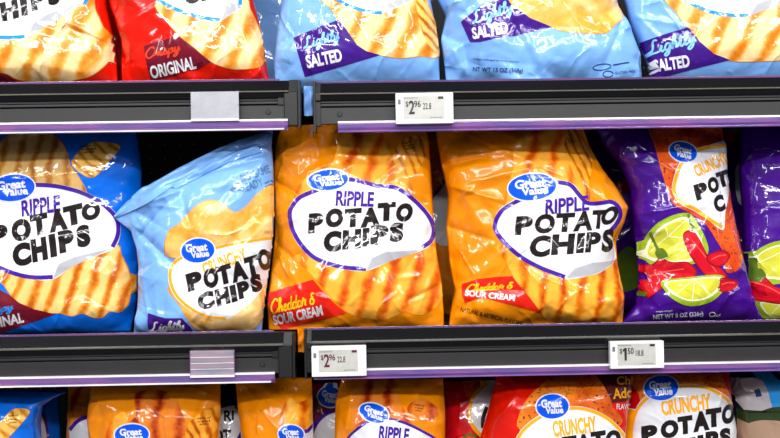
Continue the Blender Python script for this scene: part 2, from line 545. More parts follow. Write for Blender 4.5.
class Bag:
    """Pillow bag of shiny film. Outline measured in the photo at the seam's depth; a true closed solid."""

    def __init__(s, label, film_mat, left, right, y, deck, top=None, bottom=None, D=.085, lean=0.05, skew=0.0,
                 seed=1, group='bags of potato chips', crumple=1.0, back=.45, ns=110, nt=150, creases=(), topfull=.30):
        rng = random.Random(seed)
        s.y = y; s.mat = film_mat
        g = lambda pts: [W(a, b, y) for a, b in pts]
        Lf, Rt = g(left), g(right)
        zlo = deck + .0012
        cx = (Lf[0][0] + Rt[0][0]) / 2
        s.origin = (cx, y, deck)
        Lf = [(a - cx, b - deck) for a, b in Lf]; Rt = [(a - cx, b - deck) for a, b in Rt]
        zb = .0012
        Lf[0] = (Lf[0][0], zb); Rt[0] = (Rt[0][0], zb)
        Tp = [Lf[-1]] + ([(W(a, b, y)[0] - cx, W(a, b, y)[1] - deck) for a, b in top] if top else []) + [Rt[-1]]
        Bt = [Lf[0], Rt[0]]
        th = np.linspace(0, math.pi, ns); S1 = (1 - np.cos(th)) / 2
        S1 = .65 * S1 + .35 * np.linspace(0, 1, ns)
        T1 = np.linspace(0, 1, nt)
        l, r_ = poly_y(Lf, T1), poly_y(Rt, T1)
        tp, bt = poly_at(Tp, S1), poly_at(Bt, S1)
        S, T = np.meshgrid(S1, T1)
        c = (1 - S)[..., None] * l[:, None] + S[..., None] * r_[:, None] + (1 - T)[..., None] * bt[None] + T[..., None] * tp[None]
        c -= ((1 - S) * (1 - T))[..., None] * bt[0] + (S * (1 - T))[..., None] * bt[-1] + ((1 - S) * T)[..., None] * tp[0] + (S * T)[..., None] * tp[-1]
        U, V = c[..., 0], c[..., 1]
        s.H = V.max(); s.umin, s.umax = float(U.min()), float(U.max())
        f = np.sqrt(np.clip(1 - np.abs(2 * S - 1) ** 2.6, 0, 1))
        gb = 1 - (1 - np.clip(T / .16, 0, 1)) ** 2.2
        gt = 1 - (1 - np.clip((1 - T) / topfull, 0, 1)) ** 2.0
        body = f * (.16 + .84 * gb) * gt
        body0 = f * gb * gt
        w = np.clip(body0 * 3.2, 0, 1)
        rough = 1.85 - 1.3 * np.clip(body0, 0, 1)
        h = facets(rng, U, V, .042, .0072) * rough + facets(rng, U, V, .018, .0019) * rough
        # long pulled creases that fan out from the seals and the corners
        k = 26
        for i in range(k):
            if i < 12:
                px, pz = U.min() + (U.max() - U.min()) * rng.random(), s.H * (1 if i % 2 else .02)
                a = rng.uniform(-.5, .5) + math.pi / 2; ln = rng.uniform(.03, .09)
            else:
                px, pz = rng.uniform(U.min(), U.max()), rng.uniform(0, s.H); a = rng.uniform(0, math.pi); ln = rng.uniform(.02, .06)
            dx, dz = math.cos(a), math.sin(a)
            dd = -(U - px) * dz + (V - pz) * dx; aa = (U - px) * dx + (V - pz) * dz
            wd = rng.uniform(.003, .009)
            h += rng.choice((-1, 1, 1)) * rng.uniform(.0008, .0028) * np.exp(-np.abs(dd) / wd) * np.exp(-(aa / ln) ** 2)
        h *= crumple
        for i in range(16):                            # fine sharp wrinkles that catch the lamps
            px, pz = rng.uniform(U.min(), U.max()), rng.uniform(.01, s.H); a = rng.choice((rng.uniform(-.6, .6), rng.uniform(.5, 1.1), rng.uniform(2.0, 2.7)))
            ln = rng.uniform(.008, .026); dx, dz = math.cos(a), math.sin(a)
            dd = -(U - px) * dz + (V - pz) * dx + rng.uniform(-8, 8) * ((U - px) * dx + (V - pz) * dz) ** 2; aa = (U - px) * dx + (V - pz) * dz
            h += rng.uniform(.0009, .0016) * np.exp(-np.abs(dd) / .0017) * np.exp(-(aa / ln) ** 2)
        for (ax, ay, bx, by, amp, wd) in creases:      # folds read off the photo
            a_ = np.array(W(ax, ay, y - D * .4)) - (cx, deck); b_ = np.array(W(bx, by, y - D * .4)) - (cx, deck)
            t_ = (b_ - a_); ln = np.hypot(*t_); t_ /= ln
            dd = -(U - a_[0]) * t_[1] + (V - a_[1]) * t_[0]
            aa = (U - a_[0]) * t_[0] + (V - a_[1]) * t_[1]
            win = 1 / (1 + np.exp(-(aa + .004) / .004)) / (1 + np.exp((aa - ln - .004) / .004))
            h += amp * np.exp(-np.abs(dd) / wd) * win
        yf = -(D * .62) * body + lean * V + skew * U - h * w
        yb = (D * back) * body + lean * V + skew * U + .35 * h * w
        s.root = empty('chip_bag', s.origin, label, 'chip bag', group)
        nv = ns * nt
        verts = np.concatenate([np.stack([U, yf, V], -1).reshape(-1, 3), np.stack([U, yb, V], -1).reshape(-1, 3)])
        ff = []
        for j in range(nt - 1):
            for i in range(ns - 1):
                a = j * ns + i
                ff.append((a, a + 1, a + ns + 1, a + ns))
                ff.append((nv + a, nv + a + ns, nv + a + ns + 1, nv + a + 1))
        rim = [i for i in range(ns)] + [j * ns + ns - 1 for j in range(1, nt)] + [(nt - 1) * ns + i for i in range(ns - 2, -1, -1)] + [j * ns for j in range(nt - 2, 0, -1)]
        for i in range(len(rim)):
            a, b = rim[i], rim[(i + 1) % len(rim)]
            ff.append((b, a, nv + a, nv + b))
        o = mesh_obj('bag_body', verts, ff, film_mat, s.root, smooth=True)
        import bmesh
        bm = bmesh.new(); bm.from_mesh(o.data)
        bmesh.ops.remove_doubles(bm, verts=bm.verts, dist=1e-5)
        bm.to_mesh(o.data); bm.free()
        s.body = o
        s.bvh = BVHTree.FromPolygons([tuple(v) for v in verts[:nv]], [x for x in ff if max(x) < nv])
        s.D = D; s.deck = deck; s.cx = cx
        s.top_pts = tp; s.k = 0

    def loc(s, px, py):
        """photo measurement -> the bag's own flat coordinates on its swollen front"""
        yy = s.y - s.D * .45
        for _ in range(3):
            x, z = W(px, py, yy)
            hit = s.bvh.ray_cast(Vector((x - s.cx, -1, z - s.deck)), Vector((0, 1, 0)))[0]
            if hit is None: break
            yy = s.y + hit[1]
        x, z = W(px, py, yy)
        return x - s.cx, z - s.deck

    def lattice(s):
        if hasattr(s, 'lt'): return
        x0, x1 = s.umin, s.umax
        s.i0, s.j0 = int(math.floor(x0 / LAT)) - 1, -1
        nx, nz = int((x1 - x0) / LAT) + 4, int(s.H / LAT) + 4
        Y = np.full((nx, nz), np.nan); d = Vector((0, 1, 0))
        for i in range(nx):
            for j in range(nz):
                h = s.bvh.ray_cast(Vector(((i + s.i0) * LAT, -1, (j + s.j0) * LAT)), d)[0]
                if h is not None: Y[i, j] = h[1]
        s.edge = np.zeros((nx, nz), bool)
        for _ in range(2):                       # carry the seam depth one cell beyond the outline
            Z = Y.copy()
            for i in range(1, nx - 1):
                for j in range(1, nz - 1):
                    if Y[i, j] != Y[i, j]:
                        w = Y[i - 1:i + 2, j - 1:j + 2]; w = w[w == w]
                        if len(w): Z[i, j] = w.max(); s.edge[i, j] = True
            Y = Z
        gx = np.gradient(Y, LAT, axis=0); gz = np.gradient(Y, LAT, axis=1)
        gx = np.nan_to_num(gx); gz = np.nan_to_num(gz)
        s.lt = Y; s.gx = gx; s.gz = gz

    def prt(s, name, layers, parent=None, label=None):
        """print that lies on the film; layers = [(verts_px, tris, material)]"""
        s.lattice()
        base = {'chip_picture': 0, 'lime_picture': 0, 'chilli_picture': 1, 'stem_picture': 2, 'name_panel': 1, 'panel_border': 2, 'panel_lettering': 2,
                'brand_logo': 2, 'logo_lettering': 3, 'flavour_banner': 1, 'banner_lettering': 2}.get(name, 1)
        V, F, M, N, mats, idx = [], [], [], [], [], {}
        Y, GX, GZ, i0, j0 = s.lt, s.gx, s.gz, s.i0, s.j0
        nx, nz = Y.shape; EG = s.edge; fwd_ = Vector((0, 1, 0))
        for q, (vt, mat) in enumerate(layers):
            s.k += 1
            eps = .00050 + .00016 * base + s.k * .00002
            if mat not in mats: mats.append(mat)
            mi = mats.index(mat)
            v, t = vt
            lv = [s.loc(a, b) for a, b in v]
            for i, j, u_, poly in dice(lv, t):
                a, b = i - i0, j - j0
                if not (0 <= a < nx - 1 and 0 <= b < nz - 1): continue
                y10, y01 = Y[a + 1, b], Y[a, b + 1]
                yc = Y[a + 1, b + 1] if u_ else Y[a, b]
                if not (y10 == y10 and y01 == y01 and yc == yc): continue
                if abs(y10 - yc) > 18 * LAT or abs(y01 - yc) > 18 * LAT: continue
                rimc = EG[a + 1, b] or EG[a, b + 1] or (EG[a + 1, b + 1] if u_ else EG[a, b])
                if rimc:
                    poly, miss = list(poly), 0
                    for z_, p in enumerate(poly):
                        if s.bvh.ray_cast(Vector((p[0], -1, p[1])), fwd_)[0] is None:
                            miss += 1; nr = s.bvh.find_nearest(Vector((p[0], yc, p[1])))[0]
                            poly[z_] = (nr[0], nr[2])
                    if miss == len(poly): continue
                f = []
                for p in poly:
                    key = (q, int(round(p[0] * 1e5)), int(round(p[1] * 1e5)))
                    n = idx.get(key)
                    if n is None:
                        fx, fz = p[0] / LAT - i, p[1] / LAT - j
                        if u_: y = yc + (1 - fx) * (y01 - yc) + (1 - fz) * (y10 - yc)
                        else: y = yc + fx * (y10 - yc) + fz * (y01 - yc)
                        w = ((1 - fx) * (1 - fz), fx * (1 - fz), (1 - fx) * fz, fx * fz)
                        g = GX[a, b] * w[0] + GX[a + 1, b] * w[1] + GX[a, b + 1] * w[2] + GX[a + 1, b + 1] * w[3]
                        h = GZ[a, b] * w[0] + GZ[a + 1, b] * w[1] + GZ[a, b + 1] * w[2] + GZ[a + 1, b + 1] * w[3]
                        nn = Vector((g, -1, h)); sl = min(1.0, (g * g + h * h) / 4); nn.normalize()
                        n = idx[key] = len(V); V.append(Vector((p[0], y, p[1])) + nn * (eps * .6 + .0007 * sl) - Vector((0, eps * .4, 0))); N.append(nn)
                    if not f or (f[-1] != n and f[0] != n): f.append(n)
                if len(f) > 2 and len(set(f)) == len(f): F.append(f); M.append(mi)
        if not F: return None
        o = mesh_obj(name, V, F, mats, parent or s.root, M, smooth=True)
        if len(o.data.vertices) == len(N): o.data.normals_split_custom_set_from_vertices(N)
        if label: o['label'] = label
        return o

    def flap(s, name, upper, lower, lift=.006, n=60, label=None, mat=None):
        """folded-over strip of film lying along the bag: a thin solid with its own fold"""
        U_, L_ = smooth_loop(upper, 8, False), smooth_loop(lower, 8, False)
        tt = np.linspace(0, 1, n)
        A, B = poly_at(U_, tt), poly_at(L_, tt)
        V, F = [], []; K = 7
        rng = random.Random(n)
        for i in range(n):
            for k in range(K):
                f = k / (K - 1); p = A[i] * (1 - f) + B[i] * f
                x, z = s.loc(p[0], p[1])
                h = s.bvh.ray_cast(Vector((x, -1, z)), Vector((0, 1, 0)))[0]
                y = h[1] if h is not None else s.yedge(x, z)
                y -= lift * (math.sin(math.pi * min(1, f * 1.15)) ** .6 * .8 + .25) * (1 + .25 * math.sin(i * .55 + k)) + .0008
                V.append((x, y, z))
        m_ = len(V)
        V += [(a, b + .0007, c) for a, b, c in V]
        for i in range(n - 1):
            for k in range(K - 1):
                a = i * K + k
                F.append((a, a + 1, a + K + 1, a + K)); F.append((m_ + a, m_ + a + K, m_ + a + K + 1, m_ + a + 1))
        o = mesh_obj(name, V, F, mat or s.mat, s.root, smooth=True)
        if label: o['label'] = label
        return o

    def yedge(s, x, z):
        best = s.bvh.find_nearest(Vector((x, 0, z)))[0]
        return best[1] if best is not None else 0

    def tongue(s, x0, x1, z0, z1, lines):
        """bottom seal of the bag drooping into the gap between two shelf sections (world x, z)"""
        V, F = [], []; nx, nz = 9, 14
        for j in range(nz):
            for i in range(nx):
                x = x0 + (x1 - x0) * i / (nx - 1); z = z0 + (z1 - z0) * j / (nz - 1)
                y = .040 - .003 * math.sin(i * 1.3) - .002 * math.sin(j * .9 + i * .4)
                V.append((x - s.cx, y - s.y, z - s.deck))
        m_ = len(V); V += [(a, b + .0012, c) for a, b, c in V]
        for j in range(nz - 1):
            for i in range(nx - 1):
                a = j * nx + i
                F.append((a, a + nx, a + nx + 1, a + 1)); F.append((m_ + a, m_ + a + 1, m_ + a + nx + 1, m_ + a + nx))
        o = mesh_obj('bottom_seal', V, F, s.mat, s.root, smooth=True)
        bv = BVHTree.FromPolygons(V[:m_], [f for f in F if max(f) < m_])
        for (t_, cx, cy, w, h) in lines:
            v, tr = text(t_, cx, cy, w, h, 0, .02)
            q = [W(a, b_, .040) for a, b_ in v]
            q = [(a - s.cx, c - s.deck) for a, c in q]
            pts = [bv.ray_cast(Vector((a, -1, c)), Vector((0, 1, 0)))[0] for a, c in q]
            if any(p is None for p in pts): continue
            mesh_obj('seal_lettering', [(p[0], p[1] - .0006, p[2]) for p in pts], [t[::-1] for t in tr], INK if s.mat != ORANGE else BLACK, o)
        return o

    # ready-made pieces of the artwork
    def logo(s, cx, cy, rx, ry, rot=0, tilt=None):
        tilt = rot if tilt is None else tilt
        o = s.prt('brand_logo', [(oval(cx, cy, rx + 1.3, ry + 1.3, rot), WHITE), (oval(cx, cy, rx, ry, rot), LOGO)])
        c, n = math.cos(R(tilt)), math.sin(R(tilt))
        q = lambda x, y: (cx + x * c - y * n, cy - (x * n + y * c))
        a = q(-rx * .06, ry * .26); b = q(rx * .10, -ry * .30)
        t = merge([text('Great', a[0], a[1], rx * 1.30, ry * .68, tilt, .04), text('Value', b[0], b[1], rx * 1.12, ry * .58, tilt, .04)])
        s.prt('logo_lettering', [(t, WHITE)], o or s.root)
        return o

    def panel(s, pts, border, bmat, bw=3.8, curl=None, sm=True):
        lay = [(blob(pts, sm), WHITE)]
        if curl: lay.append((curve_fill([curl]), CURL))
        s.pan = s.prt('name_panel', lay)
        if s.pan is None: s.pan = s.root
        for b in border:
            s.prt('panel_border', [(ribbon(b, bw), bmat)], s.pan)
        return s.pan

    def words(s, vt, mat, name='panel_lettering', parent=None):
        return s.prt(name, [(vt, mat)], parent or s.pan)

    def chip(s, pts, mat, edge=True):
        lay = []
        if edge:
            c = np.mean(np.array(pts), 0)
            lay.append((blob([tuple(c + (np.array(p) - c) * 1.02) for p in pts]), CHEDGE))
        lay.append((blob(pts), mat))
        return s.prt('chip_picture', lay)

    def banner(s, pts, mat, items):
        o = s.prt('flavour_banner', [(curve_fill([pts]), mat)])
        for vt, mt in items: s.prt('banner_lettering', [(vt, mt)], o or s.root)
        return o

    def chilli(s, ly):
        v, t = ly[0]
        c = np.mean(np.array(v), 0)
        lp = np.array(v)
        d = lp - c; ax = np.linalg.svd(d, full_matrices=False)[2][0]
        e = (d @ ax); a_, b_ = c + ax * e.min() * .62 + (0, -1.6), c + ax * e.max() * .62 + (0, -1.6)
        m_ = (a_ + b_) / 2 + (0, -1.2)
        inner = [tuple(c + (p - c) * (1 - 1.6 / max(np.hypot(*(p - c)), 4))) for p in lp]
        o = s.prt('chilli_picture', [((v, t), PEPDARK), ((inner, t), ly[1]), (ribbon([tuple(a_), tuple(m_), tuple(b_)], 1.3), PEPLIGHT)])
        return o

    def microtext(s, cx, cy, w, rot=0, lines=3, mat=None, h=2.3, gap=3.2, words_=('made of', 'real', 'potato')):
        c, n = math.cos(R(rot)), math.sin(R(rot))
        ps = []
        for k in range(lines):
            yy = ((lines - 1) / 2 - k) * gap
            ps.append(text(words_[k % len(words_)], cx - yy * n, cy - yy * c, w * (1 - .18 * k), h, rot, .01))
        return s.prt('small_print', [(merge(ps), mat or BLACK)])


# ------------------------------------------------------------------ shelving
def zat(px, py, y=0): return W(px, py, y)[1]


shelf_black = plastic('black_shelf_plastic', (6, 6, 8), .22)
rail_grey = plastic('charcoal_rail_plastic', (36, 34, 35), .5, .00004)
cap_black = plastic('black_end_cap_plastic', (8, 8, 9), .5)
deck_mat = plastic('black_painted_steel', (26, 26, 28), .5)
edge_grey = plastic('painted_rail_highlight', (90, 88, 76), .3)  # lighter grey paints the highlight line along the shelf nose


def clear_plastic(name, rgb, alpha, rough=.12):
    mt = bpy.data.materials.new(name); nt = NT(mt)
    P(nt.b, color=lin(rgb), rough=rough, spec=.7, alpha=alpha, coat=.6, coatr=.1)
    nt.link(nt.ramp(nt.noise(14, 2, .5, co=nt.mapping(scale=(1, 8, 8))), [(.35, lin(rgb)), (.68, lin((min(255, rgb[0] * 1.3 + 14), rgb[1] * 1.1, rgb[2] * 1.05 if rgb[2] < 220 else rgb[2])))]), nt.b.inputs['Base Color'])
    return mt


lip_violet = clear_plastic('violet_tinted_clear_plastic', (120, 98, 172), .70)
lip_dim = clear_plastic('dull_violet_plastic', (84, 70, 118), .85)
lip_white = clear_plastic('frosted_plastic_edge', (226, 222, 236), .95, .25)
holder_clear = clear_plastic('clear_label_pocket_plastic', (150, 158, 176), .50, .1)
holder_white = plastic('silvery_white_card', (176, 177, 182), .3)

DECK_Y1 = .47


def shelf(label, x0, x1, z, capL=False, capR=False, tilt=0.0, lipx=None, screws=(), group='shelf sections', zs=1.0):
    """z = height of the front top edge; local origin at the left front top"""
    o = empty('store_shelf', (x0, 0, z), label, 'shelf', group, rot=(0, tilt, 0))
    L = x1 - x0; mm = .001
    box('shelf_deck', .004, L - .004, .020, DECK_Y1, -.022, -.007, deck_mat, o)
    a = .010 if capL else 0; b = L - (.018 if capR else 0)
    # sloping glossy nose
    extrude_x('front_nose', [(.016, 0), (.024, 0), (.024, -.030), (.002, -.030), (.000, -.0195), (.0015, -.017)], a, b, shelf_black, o)
    extrude_x('nose_edge', [(-.0012, -.0185), (.002, -.0185), (.002, -.0205), (-.0012, -.0205)], a, b, edge_grey, o, bev=.0003)
    # grooved price rail
    prof = [(.010, -.0245), (.006, -.0245), (.005, -.0275), (.007, -.0285), (.005, -.0295), (.005, -.0335), (.0068, -.0343), (.005, -.0351),
            (.005, -.0385), (.011, -.0390), (.011, -.0410), (.0045, -.0415), (.0045, -.0655), (.010, -.0655)]
    rail_a = .012 if capL else 0; rail_b = L - (.026 if capR else 0)
    extrude_x('price_rail', [(.022, -.030), (.010, -.030)] + prof[:0] + [(.010, -.0245), (.006, -.0245), (.005, -.0275), (.007, -.0285), (.005, -.0295), (.005, -.0335), (.0068, -.0343),
              (.005, -.0351), (.005, -.0385), (.011, -.0390), (.011, -.0410), (.0045, -.0415), (.0045, -.0668), (.022, -.0668)], rail_a, rail_b, rail_grey, o, bev=.0003)
    # clear lip under the rail: bright folded edge and tinted skirt
    la, lb = lipx or (0, L)
    extrude_x('lip_edge', [(-.004, -.0640), (.0040, -.0640), (.0040, -.0678), (-.004, -.0672)], la, lb, lip_white, o, bev=.0004)
    extrude_x('plastic_lip', [(-.0040, -.0680), (.0020, -.0680), (.0050, -.0812), (.0035, -.0818), (-.0030, -.0745)], la, lb, lip_violet, o, bev=.0004)
    extrude_x('lip_hem', [(-.0030, -.0790), (.0010, -.0785), (.0010, -.0812), (-.0030, -.0810)], la, lb - (.006 if capR else 0), lip_white if capR else lip_violet, o, bev=.0004)
    # clear product stop standing on the nose
    extrude_x('product_stop', [(.0165, -.002), (.0185, -.002), (.0185, .0032), (.0165, .0032)], 0.002, L - (.034 if capR else .0) , lip_dim, o, bev=.0003)
    if capR:
        c = box('end_cap', L - .026, L - .004, .0006, .024, -.0745, -.0195, cap_black, o, bev=.0015)
        extrude_x('end_cap_nose', [(.012, .0005), (.024, .0005), (.024, -.0195), (-.0005, -.0195)], L - .018, L - .004, cap_black, o)
        box('end_plate', L - .004, L,   .004, .028, -.078, -.001, cap_black, o)
        box('rail_stop', L - .036, L - .026, .002, .010, -.041, -.026, cap_black, o)
    if capL:
        box('end_plate', 0, .004, .004, .028, -.081, .002, cap_black, o)
        extrude_x('end_cap', [(.012, .0005), (.024, .0005), (.024, -.030), (-.0005, -.030), (-.0005, -.0195)], .004, .012, cap_black, o)
        box('rail_stop', .004, .012, .004, .02, -.070, -.030, cap_black, o)
    for sx in screws:
        disc_y('rail_clip', sx - x0, .0032, -.052, .0042, .002, cap_black, o)
        disc_y('clip_centre', sx - x0, .0027, -.052, .0026, .001, rail_grey, o)
    o.scale.z = zs
    # bracket back to the wall
    for bx in ((.03,) if capL else ()) + ((L - .03,) if capR else ()):
        extrude_x('bracket', [(.24, -.022), (DECK_Y1, -.022), (DECK_Y1, -.085), (.42, -.080), (.24, -.035)], bx - .002, bx + .002, deck_mat, o)
    return o


# front top edges measured in the photograph
zAL = zat(150, 80.8); zAR = zat(560, 78.6); zBL = zat(150, 335.6); zBR = zat(560, 326.6)
xgL = W(300, 100)[0]; xgR = W(313, 100)[0]
xgL2 = W(294.5, 350)[0]; xgR2 = W(304, 350)[0]
XL, XR = -1.2, 1.2
zC = zBL - (zAL - zBL)
shelf('upper black shelf on the left, empty silvery label holder on its rail', XL, xgL, zAL, capR=True, lipx=(0, W(288, 125)[0] - XL), screws=(W(268, 107)[0],))
shelf('upper black shelf on the right, holding three light blue bags', xgR, XR, zAR, capL=True, lipx=(W(338, 127)[0] - xgR, XR - xgR), screws=(W(339.5, 110)[0],))
shelf('lower black shelf on the left, clear empty label pocket on its rail', XL, xgL2, zBL, capR=True, lipx=(0, W(275, 380)[0] - XL), screws=(W(262, 363)[0],), zs=.965)
shelf('lower black shelf on the right, with two white price tags on its rail', xgR2, XR, zBR, capL=True, lipx=(W(314, 380)[0] - xgR2, XR - xgR2), zs=.955)
shelf('bottom black shelf carrying the lowest row of chip bags', XL, XR, zC, capL=True)
dA_L, dA_R, dB_L, dB_R, dC = zAL - .007, zAR - .007, zBL - .007, zBR - .007, zC - .007

# pegboard back
def pegboard():
    mt = bpy.data.materials.new('black_pegboard'); nt = NT(mt)
    P(nt.b, color=lin((20, 18, 18)), rough=.6)
    sx = nt.n.new('ShaderNodeSeparateXYZ'); nt.link(nt.co, sx.inputs[0])
    def cell(o):
        a = nt.math('DIVIDE', o, .030); a = nt.math('FRACT', a); a = nt.math('SUBTRACT', a, .5); return nt.math('MULTIPLY', a, a)
    d = nt.math('SQRT', nt.math('ADD', cell(sx.outputs['X']), cell(sx.outputs['Z'])))
    c = nt.ramp(d, [(.06, lin((110, 100, 96))), (.09, lin((18, 16, 16)))])
    nt.link(c, nt.b.inputs['Base Color'])
    return mt


o = box('wall_back', -1.7, 1.7, .475, .490, zC - .05, zAL + .62, pegboard(), bev=0); tag(o, kind='structure')
xm = (xgL + xgR) / 2
up_ = empty('upright_post', (xm, .44, zC - .05), 'black slotted steel upright in the gap between the shelf sections', 'shelf post')
for a, b in ((-.0145, -.006), (.006, .0145)):
    box('post_rail', a, b, .0, .034, 0, zAL + .62 - zC, deck_mat, up_)
box('post_web', -.006, .006, .02, .034, 0, zAL + .62 - zC, deck_mat, up_)


# ------------------------------------------------------------------ price tags and holders
tag_white = plastic('white_tag_case', (244, 244, 246), .35)
tag_screen = plastic('grey_paper_screen', (196, 194, 186), .45)
tag_ink = plastic('tag_dark_ink', (34, 26, 30), .5)
tag_red = plastic('tag_dark_red_ink', (92, 18, 34), .5)
tag_pale = plastic('tag_pale_ink', (120, 112, 112), .5)
tag_green = plastic('tag_grey_sticker', (108, 120, 124), .5)


def flat(name, vt, mat, parent, y, ox, oz, s_=1.0):
    v, t = vt
    vv = [(a * s_ - ox * s_, y, oz * s_ - b * s_) for a, b in v]
    # thin raised ink
    n = len(vv)
    V = vv + [(a, y + .00025, c) for a, _, c in vv]
    F = []
    for tr in t:
        a, b, c = (vv[i] for i in tr)
        if (b[0] - a[0]) * (c[2] - a[2]) - (b[2] - a[2]) * (c[0] - a[0]) < 0: tr = (tr[0], tr[2], tr[1])
        F.append(tr); F.append(tuple(n + i for i in reversed(tr)))
    return mesh_obj(name, V, F, mat, parent)


def rectp(x0, x1, y0, y1): return [(x0, y0), (x1, y0), (x1, y1), (x0, y1)], [(0, 1, 2), (0, 2, 3)]


def price_tag(label, px, py, w, h, dollars, cents, unit, ink, tilt, ybase=-.0045):
    x, z = W(px, py, ybase - .007)
    o = empty('price_tag', (x, ybase, z), label, 'price tag', 'electronic price tags', rot=(0, tilt, 0))
    k = .00158; hw, hh = w * k / 2, h * k / 2
    c = box('tag_case', -hw, hw, -.0085, .0035, -hh, hh, tag_white, o, bev=.0012)
    y0 = -.0087
    # screen, in tag pixels of 57 x 31
    q = lambda vt, m_, nm, dy=0.0, par=o: flat(nm, vt, m_, par, y0 - dy, 28.5, 15.5, 2 * hw / 57)
    sc = q(rectp(7.5, 48, 3.5, 26.5), tag_screen, 'tag_screen')
    pr = merge([text('$', 11.2, 11.5, 2.6, 6, 0, .01), text(dollars, 15.8, 14.5, 5.8, 13.5, 0, .02) if dollars != '1' else curve_fill([[(14.9, 21.2), (14.9, 11), (13.2, 12), (13.2, 9.8), (15.4, 7.8), (17.3, 7.8), (17.3, 21.2)]]), text(cents, 21.5, 11.2, 6.4, 6.5, 0, .015)])
    q(pr, ink, 'price_lettering', .0003, o)
    q(text(unit, 31, 13.5, 8.2, 6.2, 0, .01), ink, 'unit_price_lettering', .0003, o)
    q(rectp(42.0, 47.2, 4.2, 6.6), ink, 'screen_block', .0003, o)
    q(merge([rectp(8.5 + i * 2.3, 10.2 + i * 2.3, 4.9, 5.6) for i in range(6)] + [rectp(34 + i * 2.4, 35.8 + i * 2.4, 24.4, 25.1) for i in range(5)]), tag_pale, 'small_print', .0003, o)
    q(rectp(2.2, 5.0, 6.5, 11.5), tag_green, 'case_sticker', .0003, o)
    return o


price_tag('white price tag reading $2.96 on the upper shelf rail', 424.5, 108.3, 58, 31, '2', '96', '22.8', tag_ink, -.003)
price_tag('white price tag reading $2.96 on the lower shelf rail', 339, 361.2, 55, 30.5, '2', '96', '22.8', tag_red, -.004)
price_tag('white price tag reading $1.50 on the lower shelf rail', 637, 354.8, 54.5, 27.5, '1', '50', '18.8', tag_ink, .0)


def holder(label, x0, x1, y0, y1, mat, clear):
    ax, az = W(x0, y1, -.004); bx, bz = W(x1, y0, -.004)
    o = empty('label_holder', ((ax + bx) / 2, -.0045, az), label, 'label holder', 'empty label holders')
    w2 = (bx - ax) / 2; h = bz - az
    box('holder_front', -w2, w2, -.0016, -.0004, .0, h, mat, o, bev=.0003)
    box('holder_lip', -w2, w2, -.0034, -.0018, 0, .0035, lip_white, o, bev=.0003)
    if clear:
        for k in range(3):
            box('holder_rib', -w2 + .0005, w2 - .0005, -.0022, -.0017, h * (.3 + .22 * k), h * (.3 + .22 * k) + .0008, lip_white, o, bev=0)
        for a in (-w2, w2 - .0008):
            box('holder_side', a, a + .0008, -.0024, -.0017, .004, h, lip_violet, o, bev=0)
    box('holder_back', -w2, w2, -.0003, .0086, h - .004, h, mat, o, bev=.0003)
    return o


holder('blank silvery white label holder on the upper left shelf rail', 191.3, 238.8, 91.5, 121.5, holder_white, False)
holder('clear ribbed empty label pocket on the lower left shelf rail', 190.5, 234.5, 350, 377.5, holder_clear, True)

# ------------------------------------------------------------------ lights
def area(name, loc, target, sx, sy, power, color=(1, 1, 1)):
    l = bpy.data.lights.new(name, 'AREA'); l.shape = 'RECTANGLE'; l.size = sx; l.size_y = sy; l.energy = power; l.color = color
    o = bpy.data.objects.new(name, l); link(o); o.location = loc
    d = Vector(target) - Vector(loc); o.rotation_euler = d.to_track_quat('-Z', 'Y').to_euler()
    return o


area('ceiling_light', (-0.2, -1.25, 3.0), (0, .1, 1.0), 3.2, .12, 30)
area('ceiling_light', (0.2, -2.5, 3.1), (0, 0, 1.1), 3.6, .14, 60)
area('ceiling_light', (0.0, -4.2, 3.1), (0, 0, 1.1), 4.0, .20, 165)  # added far fill row, its low angle brightens beneath the shelves
area('ceiling_light', (-1.7, -1.9, 2.7), (0, 0, 1.1), .12, 2.2, 27)
area('ceiling_light', (1.8, -1.9, 2.7), (0, 0, 1.1), .12, 2.2, 27)
wd = bpy.data.worlds.new('store_ambience'); SC.world = wd; wd.use_nodes = True
bg = wd.node_tree.nodes['Background']; bg.inputs[0].default_value = (.84, .86, 1.0, 1); bg.inputs[1].default_value = .22

vs = SC.view_settings
vs.view_transform = 'Standard'; vs.look = 'None'; vs.gamma = 1; vs.use_curve_mapping = False; vs.exposure = -0.2

# ================================================================== TOP ROW
G1 = 'chip bags on the upper shelf'
T0 = -175
b = Bag('red bag of ripple chips at the far left of the upper shelf', RED,
        [(-62, 86), (-66, 40), (-62, -60), (-55, T0)], [(119, 86), (116, 60), (111, 30), (105, 5), (100, -60), (92, T0)], .085, dA_L, seed=11, group=G1, crumple=1.0)
b.chip([(-30, 10), (-20, 62), (-5, 70), (8, 74), (18, 79), (40, 83), (60, 82), (78, 79), (92, 75), (104, 66), (111, 57), (109, 44), (103, 28), (95, 10), (88, -6), (40, -20)], CH_GOLD)
b.panel([(-60, 10), (-55, -40), (-20, -75), (40, -80), (80, -50), (89, -10), (86, 3), (60, 18), (28, 37), (12, 39), (-8, 38), (-30, 33)],
        [[(84, 5), (88, -4), (89, -20)], [(27, 36.5), (12, 37.5), (-8, 36.5), (-30, 31)]], AQUA, 3.6, curl=[(28, 37), (33, 24), (48, 14), (86, 2), (60, 18)], sm=False)
b.words(letters([('C', -22, -2, 6, 26), ('H', 0, 19, 1, 20), ('I', 20, 28, -3, 16), ('P', 30, 46, -10, 10), ('S', 47, 60, -14, 5)], 14), BLACK)
b.banner([(-30, 58), (-8, 70), (8, 75), (17, 81), (-30, 86)], MAROON, [])

